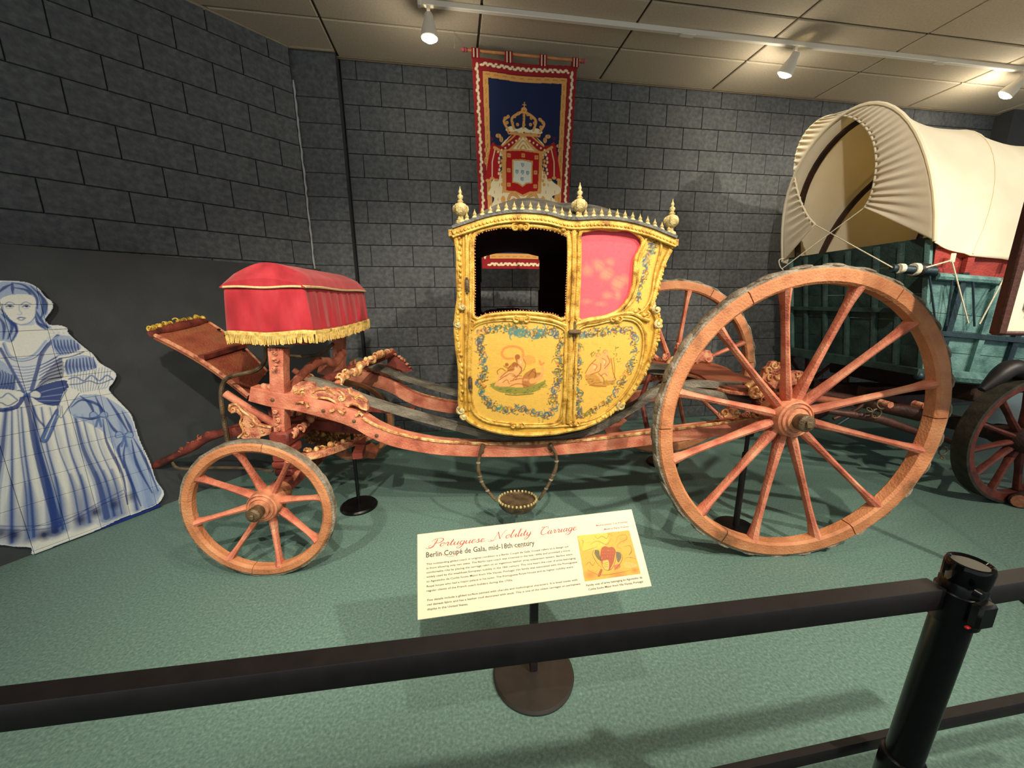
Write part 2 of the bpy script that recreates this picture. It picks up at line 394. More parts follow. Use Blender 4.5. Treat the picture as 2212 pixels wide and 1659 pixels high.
# ceiling: recessed grid, every tile a piece
ce = obj('ceiling', MB().box((-5, -4, CEIL+.012), (11, 4.4, CEIL+.1)), M['grid'], sm=False, kind='structure')
ys = [WY, 3.595, 3.06] + [3.06 - .61*i for i in range(1, 12)]
def ctile(wd, dp):
    m = MB(); g = .009; e = .006
    m.add([(g,g,.012),(wd-g,g,.012),(wd-g,dp-g,.012),(g,dp-g,.012),(g,g,e),(wd-g,g,e),(wd-g,dp-g,e),(g,dp-g,e),(g+e,g+e,0),(wd-g-e,g+e,0),(wd-g-e,dp-g-e,0),(g+e,dp-g-e,0)],
          [(0,1,5,4),(1,2,6,5),(2,3,7,6),(3,0,4,7),(4,5,9,8),(5,6,10,9),(6,7,11,10),(7,4,8,11),(8,9,10,11)]); return m
tc_ = {}
for j in range(len(ys)-1):
    dp = ys[j] - ys[j+1]
    for i in range(-3, 9):
        x0 = .299 + 1.219*(i-1); wd = 1.219
        if x0 > 10: continue
        k = (round(wd, 3), round(dp, 3))
        if k not in tc_: tc_[k] = mkmesh('ceiling_tile', ctile(*k), M['tile'], False)
        o = bpy.data.objects.new('ceiling_tile', tc_[k]); COL.objects.link(o); o.parent = ce; o.location = (x0, ys[j+1], CEIL)
obj('trim_4', MB().box((-.915, WY-.035, CEIL-.012), (6.47, WY-.028, CEIL+.01)).box((-.93, WY-.06, CEIL-.010), (6.47, WY-.028, CEIL-.006)), M['beam'], sm=False, kind='structure')
t5 = MB().tube([(-1.30, 3.965, CEIL-.008), (B_[0]+.03, B_[1]+.0, CEIL-.008)], .014, 4); t5.box((-1.31, 3.965, CEIL-.015), (-.925, 3.98, CEIL+.01))
obj('trim_5', t5, M['beam'], sm=False, kind='structure')

# track with lamp heads
tr = obj('lighting_track', MB().box((-.15, 3.283, CEIL-.035), (7.2, 3.317, CEIL+.002), .004), M['white'])
obj('end_cap', MB().box((-.165, 3.28, CEIL-.04), (-.14, 3.32, CEIL+.001), .004), M['white'], tr)
for x in (1.9, 4.4): obj('track_joiner', MB().box((x, 3.279, CEIL-.042), (x+.12, 3.321, CEIL-.03), .003), M['white'], tr)
tag(tr, 'white lighting track running across the tiled ceiling', 'track light')
def lamp(x, tilt, yaw, label, power, target):
    r = empty('track_lamp', (x, 3.3, CEIL-.035)); tag(r, label, 'lamp', 'lamp heads on the ceiling track')
    obj('stem', MB().box((-.012, -.012, -.07), (.012, .012, .001)), M['white'], r)
    R = Matrix.Rotation(yaw, 4, 'Z') @ Matrix.Rotation(tilt, 4, 'X')
    def tr_(m): m.v = [tuple((R @ Vector(p)) + Vector((0, 0, -.07))) for p in m.v]; return m
    obj('lamp_shade', tr_(MB().lathe([(.024, .03), (.03, .02), (.034, -.01), (.04, -.03), (.055, -.07), (.062, -.12), (.058, -.125), (.05, -.07), (.02, -.04)], 24, caps=False)), M['white'], r)
    obj('bulb', tr_(MB().lathe([(.004, -.05), (.03, -.07), (.054, -.11), (.052, -.128), (.03, -.142), (.002, -.148)], 20)), M['glow'], r)
    d = R @ Vector((0, 0, -1)); p = Vector((x, 3.3, CEIL-.105)) + d*.14
    s_ = spot(p, target, power, 105, .9, .03); s_.name = 'bulb_light'
    pl_ = bpy.data.lights.new('bulb_glow', 'POINT'); pl_.energy = power*.13; pl_.color = (1, .9, .74); pl_.shadow_soft_size = .04; po_ = bpy.data.objects.new('bulb_glow', pl_); COL.objects.link(po_); po_.location = Vector((x, 3.3, CEIL-.105)) + d*.20
lamp(-.09, .05, .2, 'glowing white lamp head at the end of the track, left of the banner', 26, (-.1, 3.6, 0))
lamp(2.96, .5, .5, 'glowing white lamp head on the track between banner and wagon', 42, (2.6, 3.9, 1.2))
lamp(5.42, .7, .6, 'glowing white lamp head on the track above the covered wagon', 60, (4.6, 3.2, 1.8))

# ---------------------------------------------------------------- banner
by = 3.6
def bp(x, y): return WF.onv((960 + x/3.191, 80 + y/3.191), by)
st = .0034
bc = Canvas(.20, 1.24, 1.66, 3.46, st, lin((24, 36, 72)))
def bpl(l, n=0):
    q = [bp(*p) for p in l]; return smooth(q, n) if n else q
outl = bpl([(186, 150), (230, 160), (440, 185), (680, 210), (930, 225), (915, 500), (893, 800), (870, 1100), (850, 1330), (830, 1560)]) + bpl([(655, 1590), (262, 1590), (250, 1400), (235, 1100), (205, 600), (190, 350)])
# frame of the weave: u across 0..1, t down 0..1
bl, brr, bt, bb = (.235, .285), (1.140, 1.075), 3.395, 1.715
def bu(u, t):
    xl = bl[0] + (bl[1]-bl[0])*t; xr = brr[0] + (brr[1]-brr[0])*t; return (xl + (xr-xl)*u, bt + (bb-bt)*t - .02*math.sin(u*PI)*(1-t))
full = [bu(u/10, 0) for u in range(11)] + [bu(1, t/20) for t in range(21)] + [bu(1-u/10, 1) for u in range(11)] + [bu(0, 1-t/20) for t in range(21)]
def rect(m, mt): return [bu(m + (1-2*m)*u/10, mt) for u in range(11)] + [bu(1-m, mt + (1-2*mt)*t/20) for t in range(21)] + [bu(1-m-(1-2*m)*u/10, 1-mt) for u in range(11)] + [bu(m, 1-mt-(1-2*mt)*t/20) for t in range(21)]
RED = lin((150, 34, 40)); GLD = lin((222, 164, 92)); IV = lin((240, 226, 184)); NV = lin((26, 38, 74)); BR = lin((170, 110, 56))
bc.poly(full, RED); bc.poly(rect(.088, .052), lin((120, 24, 30))); bc.poly(rect(.095, .056), GLD); bc.poly(rect(.145, .082), NV)
for k in range(11):       # white leaves in the red border
    for m_ in (0, 1):
        u = .1 + .8*(k + .2)/10.4; t = .026 if m_ == 0 else .974; x, z = bu(u, t)
        for dx, dz, r1, r2 in ((-.022, .006, .02, .009), (.006, -.006, .018, .01), (.026, .008, .012, .008)): bc.disc(x+dx, z+dz*(1 if k % 2 else -1), r1, IV, 1, r2)
for k in range(20):
    for m_ in (0, 1):
        t = .05 + .92*k/20; x, z = bu(.045 if m_ == 0 else .955, t); s_ = 1 if k % 2 else -1
        for dx, dz, r1, r2 in ((0, .024, .011, .02), (.008*s_, 0, .012, .014), (-.004*s_, -.022, .009, .016)): bc.disc(x+dx, z+dz, r1, IV, 1, r2)
for k in range(10):
    for t in (.067, .933):
        x, z = bu(.14 + .76*k/9.4, t); bc.line([(x-.018, z-.004), (x-.009, z+.004), (x, z-.004), (x+.009, z+.004), (x+.018, z-.004)], .004, BR)
for k in range(20):
    for u in (.12, .88):
        x, z = bu(u, .1 + .82*k/20); bc.line([(x-.004, z-.018), (x+.004, z-.006), (x-.004, z+.006), (x+.004, z+.018)], .004, BR)
# ermine mantle
def P_(l, c, n=4, mir=False):
    q = bpl(l); bc.poly(smooth(q, n, True) if n else q, c)
    if mir: P_([(1086-x, y+8) for x, y in l], c, n)
P_([(330, 990), (420, 880), (380, 760), (540, 640), (700, 760), (660, 880), (740, 990), (800, 1040), (790, 1080), (740, 1100), (776, 1140), (700, 1180), (560, 1200), (380, 1200), (320, 1180), (345, 1110), (300, 1080), (320, 1040)], IV)
for (x, y) in [(345, 1060), (370, 1110), (400, 1060), (440, 1170), (470, 1180), (330, 1170), (610, 1170), (650, 1150), (700, 1060), (735, 1110), (760, 1060), (690, 1150), (380, 1010), (715, 1010), (350, 920), (725, 900)]:
    bc.line([bp(x, y), bp(x, y+18)], .004, BR)
for sx in (1, -1):
    mx = lambda x: x if sx == 1 else 1086 - x
    P_([(mx(325), 735), (mx(350), 740), (mx(385), 830), (mx(375), 985), (mx(330), 965), (mx(285), 990), (mx(300), 860)], lin((176, 30, 34)))
    bc.line([bp(mx(350), 770), bp(mx(330), 860), bp(mx(330), 960)], .008, IV)
    for q in ((300, 985, .02), (330, 972, .02), (360, 985, .02)): bc.disc(*bp(mx(q[0]), q[1]), q[2], GLD, 1, .012)
    P_([(mx(330), 740), (mx(400), 745), (mx(470), 670), (mx(540), 660), (mx(500), 730), (mx(430), 790), (mx(360), 780)], lin((160, 28, 34)))
    bc.line(bpl([(mx(345), 760), (mx(420), 795), (mx(490), 740), (mx(540), 672)], 4), .022, GLD)
    bc.line(bpl([(mx(400), 750), (mx(450), 710), (mx(490), 672)], 4), .012, GLD)
    for k in range(7): x, z = bp(mx(370+25*k), 782-14*k+(10 if k < 3 else 0)); bc.disc(x, z, .008, IV)
    for q in ((372, 680, .024, .016), (392, 705, .016, .022), (300, 745, .02, .014), (290, 775, .018, .02), (286, 850, .012, .03)):
        bc.disc(*bp(mx(q[0]), q[1]+(6 if sx < 0 else 0)), q[2], GLD, 1, q[3]); bc.line([bp(mx(q[0]), q[1]-12), bp(mx(q[0]), q[1]+12)], .004, NV)
    bc.disc(*bp(mx(328), 700), .014, lin((96, 34, 60)))
    for k in range(9): bc.disc(*bp(mx(400 + 6*math.sin(k*2)), 800+27*k), .012, GLD, 1, .014)
    for k in range(8): bc.disc(*bp(mx(380 + 6*math.cos(k*2)), 810+26*k), .009, IV, 1, .012)
    # bottom volutes
    q = bpl([(mx(440), 1120), (mx(460), 1085), (mx(505), 1100), (mx(520), 1145), (mx(480), 1165), (mx(455), 1140), (mx(480), 1120)], 5); bc.line(q, .024, BR); bc.line(q, .016, GLD)
    bc.disc(*bp(mx(405), 1120), .02, GLD, 1, .03); bc.disc(*bp(mx(318), 1110), .014, GLD, 1, .03)
P_([(470, 770), (545, 690), (610, 770)], IV, 0); bc.line(bpl([(505, 760), (545, 710), (585, 760)], 3), .012, GLD); bc.line(bpl([(525, 765), (545, 740), (565, 765)], 3), .014, GLD)
# shield
sh = [(428, 785), (540, 780), (655, 798), (652, 940), (645, 1060), (590, 1062), (540, 1085), (490, 1062), (425, 1058), (424, 920)]
P_([(405, 775), (540, 768), (678, 790), (674, 940), (668, 1078), (600, 1078), (542, 1100), (484, 1078), (400, 1072), (398, 920)], GLD, 0); P_(sh, lin((182, 26, 30)), 0)
P_([(468, 842), (540, 838), (612, 850), (608, 1005), (570, 1008), (540, 1032), (505, 1008), (466, 1004)], GLD, 0); P_([(478, 852), (540, 848), (602, 860), (598, 997), (565, 1000), (540, 1020), (510, 1000), (476, 995)], lin((226, 230, 214)), 0)
for x, y in [(445, 815), (545, 812), (636, 826), (444, 918), (630, 930), (444, 1018), (628, 1026)]:      # castles
    cx, cz = bp(x, y)
    for a in range(4): bc.disc(cx+.011*math.cos(PI/4+a*PI/2), cz+.011*math.sin(PI/4+a*PI/2), .009, GLD)
    bc.disc(cx, cz, .006, BR)
for x, y in [(541, 878), (500, 928), (540, 930), (577, 934), (538, 978)]:                                # five escutcheons
    cx, cz = bp(x, y); e = [(cx-.014, cz+.016), (cx+.014, cz+.016), (cx+.013, cz-.006), (cx, cz-.018), (cx-.013, cz-.006)]
    bc.poly(e, lin((104, 138, 158)))
    for a, b in ((-.006, .008), (.006, .008), (0, .001), (-.005, -.006), (.005, -.006)): bc.disc(cx+a, cz+b, .0032, lin((226, 230, 214)))
# crown
cr = lambda l, wd, c=GLD: bc.line(bpl(l, 4), wd, c)
P_([(428, 640), (545, 660), (668, 658), (660, 688), (545, 678), (440, 670)], GLD, 0)
P_([(430, 625), (470, 612), (500, 632), (548, 615), (590, 638), (630, 625), (670, 645), (664, 665), (545, 650), (432, 648)], IV, 3)
for x, y in ((448, 656), (550, 654), (650, 672)): bc.disc(*bp(x, y), .008, lin((176, 40, 40)), 1, .006)
for x, y in ((500, 652), (600, 662)): bc.disc(*bp(x, y), .008, lin((120, 150, 130)), 1, .006)
for l in ([(440, 640), (410, 580), (440, 548)], [(480, 630), (465, 560), (520, 520), (545, 508)], [(545, 508), (600, 540), (632, 580), (615, 640)], [(660, 650), (688, 600), (655, 565)], [(545, 620), (550, 560), (548, 510)]): cr(l, .02)
for x, y in ((418, 560), (440, 548), (432, 590), (470, 590), (485, 545), (510, 525), (575, 530), (600, 555), (622, 590), (660, 568), (680, 590), (665, 620), (505, 600), (595, 600), (550, 600)): bc.disc(*bp(x, y), .013, GLD); bc.disc(*bp(x, y), .004, BR)
for k in range(3): bc.disc(*bp(546, 530+20*k), .006, BR)
bc.disc(*bp(550, 500), .026, GLD, 1, .022); bc.disc(*bp(550, 505), .012, BR, 1, .004); cr([(551, 480), (553, 448)], .007); cr([(541, 464), (563, 466)], .007)
bc.noise(.05, 3)
bx_ = lambda X, Z: (X, by + .012*np.sin(X*14 + Z*1.5)*(.3 + .7*np.clip((3.4-Z)/1.7, 0, 1)) + .008*np.sin(Z*3), Z)
br = empty('tapestry_banner', (.7, by, 1.72)); tag(br, 'navy tapestry banner with crowned red coat of arms hanging on a rod', 'banner')
inv = Matrix.Translation((-.7, -by, -1.72))
def put(name, m_, mt, root, **k):
    o = obj(name, m_, mt, root, **k); o.matrix_parent_inverse = root.matrix_basis.inverted(); return o
ob = put('banner_cloth', bc.mesh('banner_cloth', bc.inside(full), bx_, M['tapestry']), None, br); solid(ob, .004)
rl = bp(150, 88); rr_ = bp(965, 168)
zf = lambda x: rl[1] + (rr_[1]-rl[1])*(x-rl[0])/(rr_[0]-rl[0])
put('rod', MB().tube([(rl[0]+.01, by, rl[1]), (rr_[0]-.01, by, rr_[1])], .011, 10), mat('rod_wood', [(190, 120, 70), (214, 150, 92)], 20), br)
for x, s_ in ((rl[0], -1), (rr_[0], 1)):
    put('rod_finial', MB().lathe([(.004, -.045*1), (.014, -.035), (.018, -.02), (.012, -.008), (.018, 0), (.012, .012)][::s_], 12, (x, by, zf(x)), 'x'), mat('rod_knob', [(150, 66, 70), (178, 92, 92)], 20), br)
for x0, x1 in ((186, 240), (415, 467), (655, 705), (880, 926)):
    a, b_ = bp(x0, 100)[0], bp(x1, 100)[0]; zt = zf((a+b_)/2) + .013; zb = bu(min(max((a-.235)/.905, 0), 1), 0)[1] - .012
    c = Canvas(a, b_, zb, zt, .003, RED)
    for f_, cc in ((.28, IV), (.5, lin((18, 14, 30))), (.72, IV)): c.line([(a+(b_-a)*f_, zb), (a+(b_-a)*f_, zt)], .008, cc)
    o = put('hanging_loop', c.mesh('hanging_loop', np.ones_like(c.X, bool), lambda X, Z: (X, 0*X + by - .014, Z), M['tapestry']), None, br); solid(o, .004)
    put('loop_back', MB().box((a, by+.010, zb), (b_, by+.014, zt)).box((a, by-.016, zt-.002), (b_, by+.014, zt+.001)), M['wred'], br)
for x, y0 in ((65, 300), (920, 165)):
    q = bp((60+0 if x == 65 else 925), 60 if x == 65 else 60)
    put('hanging_wire', MB().tube([(q[0]+.01, by, zf(q[0])), (q[0]+.01, by, CEIL+.005)], .0014, 5), flat('wire', (170, 165, 150), .5), br)

# ---------------------------------------------------------------- tiled lady on the lower wall
LO = pa + pn*.012; lth = math.atan2(-pd[1], -pd[0])     # local x runs along the wall towards the back corner
LF = Frame((pa[0]+pn[0]*.018, pa[1]+pn[1]*.018), lth)
def lp(x, y): return LF.onv((x/2.44, 560 + y/2.44), 0)
def lpl(l, n=3, closed=False):
    q = [lp(*p) for p in l]; return smooth(q, n, closed) if n else q
sil = lpl([(0, 110), (60, 112), (140, 120), (200, 150), (235, 195), (275, 225), (278, 260), (250, 300), (240, 320), (262, 345), (320, 348), (358, 365), (362, 390), (440, 460), (490, 500), (525, 545), (600, 590), (612, 620), (590, 660), (575, 690), (640, 760), (690, 815), (710, 870), (740, 960), (790, 1070), (820, 1160), (858, 1215), (862, 1245), (830, 1290), (760, 1320), (715, 1340), (640, 1365), (500, 1430), (340, 1490), (175, 1555), (165, 1520), (75, 1515), (0, 1505), (-120, 1500), (-260, 1460), (-300, 1200), (-240, 900), (-150, 700), (-190, 560), (-80, 400), (-90, 200), (-40, 120)], 3, True)
xs = [p[0] for p in sil]; zs_ = [p[1] for p in sil]
WH = lin((226, 228, 218)); B1 = lin((38, 62, 128)); B2 = lin((84, 112, 168)); B3 = lin((150, 172, 206)); B0 = lin((18, 30, 84))
lc = Canvas(min(xs), max(xs), min(zs_), max(zs_), .003, WH)
def L(l, wd, c=B1, n=4, a=.85): lc.line(lpl(l, n), wd, c, a)
def S(l, c, a=.9, n=3): lc.poly(lpl(l, n, True), c, a)
# skirt folds
for i, (xt, xb) in enumerate([(-60, -230), (-20, -140), (30, -60), (60, 60), (90, 150), (110, 175), (170, 290), (215, 330), (260, 420), (330, 470), (390, 560), (430, 600), (480, 640), (560, 720), (620, 790)]):
    y0 = 780 + (40 if xt > 300 else 0); y1 = 1490 - max(0, xb-60)*.26; xm = (xt+xb)/2
    wdt = [.006, .02, .034, .03][i % 4] if i % 2 == 0 else .012
    lc.line(lpl([((xt+xb*2)/3, (y0+y1*2)/3 - 60), (xb*.9+xt*.1, (y0+y1*4)/5), (xb, y1)], 5), [.02, .075, .11 if i % 2 == 0 else .07], B1, .6, soft=.9)
    lc.line(lpl([(xt, y0), (xm*.5+xb*.5, (y0+y1*2)/3), (xb, y1)], 5), [.02, .06, .08], B2, .3, soft=1)
    for q, a in ((3.2, .22), (1.9, .4), (.9, .75)): lc.line(lpl([(xt, y0), (xm*.55+xt*.45, (y0*2+y1)/3), (xm*.5+xb*.5, (y0+y1*2)/3), (xb, y1)], 6), [wdt*q*.25, wdt*q], (B3, B2, B1)[(3.2, 1.9, .9).index(q)], a)
for (x, y, a) in [(-100, 1430, .8), (0, 1440, .8), (70, 1450, .9), (230, 1450, .95), (290, 1430, .7), (420, 1370, .8), (500, 1330, .9), (600, 1290, .8), (690, 1250, .6), (820, 1225, .9)]: lc.disc(*lp(x, y), .035, B0, a, .05, soft=.8)
L([(-250, 1370), (-60, 1400), (160, 1405), (300, 1385), (400, 1345), (560, 1260), (650, 1215)], .004); L([(-250, 1390), (-60, 1420), (160, 1425), (300, 1405), (400, 1365), (560, 1280), (650, 1235)], .004)
# overskirt, right
S([(360, 760), (440, 710), (540, 720), (640, 780), (690, 840), (720, 930), (780, 1080), (850, 1230), (760, 1310), (700, 1180), (640, 1080), (560, 930), (480, 870), (400, 840), (358, 800)], B3, .75)
for l in ([(370, 780), (430, 740), (520, 770), (560, 830)], [(400, 830), (480, 840), (540, 820)], [(420, 720), (470, 760), (500, 830)], [(500, 720), (530, 790), (530, 830)], [(560, 730), (620, 820), (680, 920)], [(640, 800), (680, 880), (700, 930)], [(560, 840), (600, 900), (660, 940)], [(660, 950), (650, 1060), (700, 1200), (740, 1300)], [(690, 950), (720, 1080), (800, 1230)], [(540, 840), (560, 960), (640, 1130), (670, 1290)], [(700, 940), (760, 1050), (830, 1220)], [(640, 960), (620, 1000), (650, 1100)]): L(l, [.004, .016, .006])
for x, y in ((517, 825), (652, 930)):
    for sx in (-1, 1): S([(x, y), (x+sx*22, y-22), (x+sx*45, y-14), (x+sx*42, y+10)], B3, 1); L([(x, y), (x+sx*22, y-22), (x+sx*45, y-14), (x+sx*42, y+10), (x, y)], .004); L([(x, y), (x+sx*14, y+55)], .012, B2)
# waist sash
S([(155, 700), (230, 660), (330, 635), (360, 660), (340, 730), (300, 770), (220, 760), (165, 725)], B1, .95)
S([(-90, 720), (0, 690), (60, 740), (110, 720), (140, 700), (100, 780), (0, 805), (-90, 790)], B1, .9)
for l in ([(170, 715), (250, 690), (340, 670)], [(180, 730), (260, 720), (330, 710)], [(190, 745), (260, 745), (310, 745)]): L(l, .004, B3)
for sx in (-1, 1): S([(140, 712), (140+sx*40, 690), (140+sx*72, 705), (140+sx*68, 730), (140+sx*30, 728)], WH, .9); L([(140, 712), (140+sx*40, 690), (140+sx*72, 705), (140+sx*68, 730), (140+sx*30, 728), (140, 715)], .006)
lc.disc(*lp(140, 714), .012, B2); L([(135, 725), (150, 800), (175, 930), (230, 1150), (300, 1400)], [.02, .014, .03, .036], B1); L([(150, 725), (190, 830), (230, 880)], .008)
# bodice
S([(10, 440), (60, 510), (130, 525), (200, 480), (250, 410), (330, 400), (330, 520), (260, 600), (230, 650), (160, 695), (120, 700), (60, 600), (0, 520)], lin((196, 206, 222)), .6)
L([(0, 470), (60, 580), (125, 700)], .012); L([(300, 400), (220, 490), (190, 590), (160, 690)], .012); L([(310, 400), (232, 492), (200, 590), (172, 690)], .004)
for k in range(9): L([(50+8*k, 560+16*k), (120, 568+16*k), (185-4*k, 560+16*k)], .004, B2)
for k in range(7): L([(205, 560+18*k), (250, 540+16*k), (320, 500+20*k)], [.004, .009], B1)
S([(240, 600), (320, 520), (330, 620), (250, 650), (180, 690)], B0, .55)
L([(20, 440), (50, 505), (110, 525), (180, 500), (240, 430)], .01, B3); L([(14, 445), (46, 515), (110, 537), (190, 512), (250, 440)], .004)
# sleeve, right arm in the picture
S([(270, 420), (330, 400), (400, 420), (425, 470), (360, 500), (310, 510), (275, 470)], B3, .8)
for k in range(8): L([(280+18*k, 425), (290+17*k, 465), (315+15*k, 500)], [.005, .01, .004])
L([(310, 515), (370, 505), (430, 480)], .016, WH); L([(308, 522), (372, 512), (438, 488)], .006)
S([(340, 540), (400, 510), (470, 510), (510, 570), (440, 600), (350, 610)], B3, .8)
for k in range(9): L([(350+17*k, 530-2*k), (345+19*k, 565), (355+18*k, 603-3*k)], [.005, .011, .005])
S([(360, 610), (470, 585), (560, 560), (608, 615), (580, 660), (520, 705), (430, 710), (360, 670)], WH, 1)
L([(360, 630), (400, 620), (440, 640), (480, 610), (520, 640), (560, 610), (600, 640)], .008, B2); L([(365, 660), (420, 655), (470, 640), (520, 655), (590, 630)], .006)
for k in range(14): L([(375+16*k, 600-3*k), (372+15*k, 660), (390+12*k, 708-k*2)], .003, B2)
# forearm, hand, fan
S([(350, 680), (420, 700), (380, 740), (350, 790), (330, 830), (300, 800), (310, 760)], WH, 1); L([(350, 685), (312, 755), (298, 800), (320, 835), (352, 790), (415, 705)], .004)
S([(295, 790), (215, 940), (248, 955), (300, 830)], B2, .95); L([(295, 790), (212, 940), (248, 956), (305, 830)], .005); L([(288, 820), (235, 945)], .004, WH)
for k in range(3): L([(300+12*k, 760+6*k), (306+10*k, 800), (300+14*k, 826)], .003)
# left arm puff
S([(-120, 520), (0, 530), (60, 600), (90, 690), (30, 730), (-80, 700)], B3, .8)
for k in range(8): L([(-40+16*k, 560+8*k), (-30+15*k, 620), (-60+18*k, 700)], [.004, .01])
for k in range(10): L([(-100+18*k, 650), (-90+17*k, 690), (-100+18*k, 700)], .003)
S([(-120, 690), (80, 690), (100, 740), (60, 775), (-60, 780)], WH, .9); L([(-60, 700), (0, 730), (40, 705), (90, 740)], .006, B2); L([(-60, 770), (0, 755), (40, 772), (90, 745)], .005, B1)
# head
S([(-60, 180), (0, 120), (80, 118), (150, 128), (200, 160), (240, 220), (250, 280), (235, 320), (265, 355), (262, 372), (220, 366), (180, 320), (178, 260), (170, 200), (60, 190), (0, 210), (-10, 260), (30, 300), (85, 350), (90, 390), (60, 436), (20, 430), (-60, 400)], B3, .85)
for l in ([(60, 130), (20, 150), (-30, 190)], [(70, 125), (130, 140), (190, 200), (195, 260)], [(75, 150), (140, 165), (175, 210)], [(160, 140), (215, 200), (225, 270), (215, 310)], [(200, 170), (240, 230), (235, 290)], [(180, 260), (215, 320), (250, 360)], [(190, 330), (230, 350), (262, 368)], [(185, 290), (200, 340), (240, 368)], [(0, 260), (40, 310), (85, 370), (60, 430)], [(10, 290), (60, 350), (40, 420)], [(-10, 300), (20, 350), (15, 420)], [(30, 300), (75, 340), (88, 385)], [(62, 122), (64, 182)]): L(l, [.005, .013, .005], B1)
S([(5, 215), (60, 188), (165, 190), (188, 240), (182, 300), (150, 336), (110, 342), (70, 330), (30, 290)], lin((228, 229, 218)), 1)
L([(8, 235), (20, 290), (65, 330), (110, 345), (150, 338), (183, 300), (188, 250)], .004, B2)
for x in (48, 135):
    L([(x-26, 240), (x-4, 226), (x+26, 236)], .004, B2); L([(x-20, 250), (x, 241), (x+20, 248)], .005, B1); lc.disc(*lp(x+2, 248), .006, B0, 1, .0045); L([(x-16, 256), (x, 260), (x+16, 254)], .003, B3)
L([(98, 240), (100, 270), (112, 284), (104, 292), (90, 290)], .004, B3); L([(90, 312), (104, 306), (118, 308), (130, 310)], .006, B1); L([(96, 318), (110, 322), (124, 316)], .005, B2)
S([(150, 330), (178, 320), (178, 345), (130, 350), (95, 348)], B3, .5)
for k in range(12): lc.disc(*lp(262+8*k, 372+(k % 3)*7), .009, WH, 1); L([(258+9*k, 366), (264+9*k, 378), (258+9*k, 390)], .003, B3)
# rim line round the figure and dark foot
rimp = [(p[0], p[1]) for p in sil] + [sil[0]]; lc.line(rimp, .016, lin((214, 222, 232)), .8)
lc.noise(.03, 5)
inm = lc.inside(sil)
lr = empty('tiled_lady_figure', (pa[0]+pn[0]*.03, pa[1]+pn[1]*.03, 0)); tag(lr, 'blue and white tile figure of a lady in a wide skirt on the dark wall', 'figure')
tw = .139; x00 = lp(160, 1500)[0]; z00 = lp(170, 1540)[1]; i_ = np.floor((lc.X - x00)/tw).astype(int); j_ = np.floor((lc.Z - z00)/tw).astype(int)
for i in range(i_.min(), i_.max()+1):
    for j in range(j_.min(), j_.max()+1):
        m_ = inm & (lc.X >= x00+i*tw) & (lc.X < x00+(i+1)*tw+.003) & (lc.Z >= z00+j*tw) & (lc.Z < z00+(j+1)*tw+.003)
        if m_.sum() < 12: continue
        def fn(X, Z, dd=rnd.uniform(0, .0015), i=i, j=j):
            o = LF.o; v = -.008 - dd; xc, zc_ = x00+(i+.5)*tw, z00+(j+.5)*tw; X = xc + (X-xc)*.988; Z = zc_ + (Z-zc_)*.988
            return (o[0]+LF.U[0]*X+LF.V[0]*v, o[1]+LF.U[1]*X+LF.V[1]*v, Z)
        me = lc.mesh('tile', m_, fn, M['azulejo'])
        if len(me.polygons) == 0: continue
        o = put('tile', me, None, lr); solid(o, .011, -1 if LF.V @ np.array([pn[0], pn[1], 0]) < 0 else 1)
ft = MB(); q0 = lp(175, 1540)[0]; q1 = lp(640, 1365)[0]
bs = MB(); bq = lpl([(165, 1530), (340, 1480), (500, 1425), (640, 1365), (760, 1325), (840, 1290), (850, 1300), (640, 1385), (400, 1470), (178, 1557)], 0)
bs.prism(bq, -.004, .006, lambda x, z, a: tuple(LF.o + LF.U*x + LF.V*a + np.array([0, 0, z])))
put('base_strip', bs, mat('deep_blue_glaze', [(24, 40, 110), (34, 54, 130)], 10, .4), lr, sm=False)

# ================================================================ the carriage
car = empty('carriage', (1.795, 1.597, 0), -.10532)
tag(car, 'old yellow painted coach on a worn red undercarriage with tall spoked rear wheels', 'carriage')
cv = CF.onv
def c3(px, v): u, z = cv(px, v); return (u, v, z)
def C3(l, v, n=0):
    q = [c3(p, v) for p in l]; return smooth(q, n) if n else q
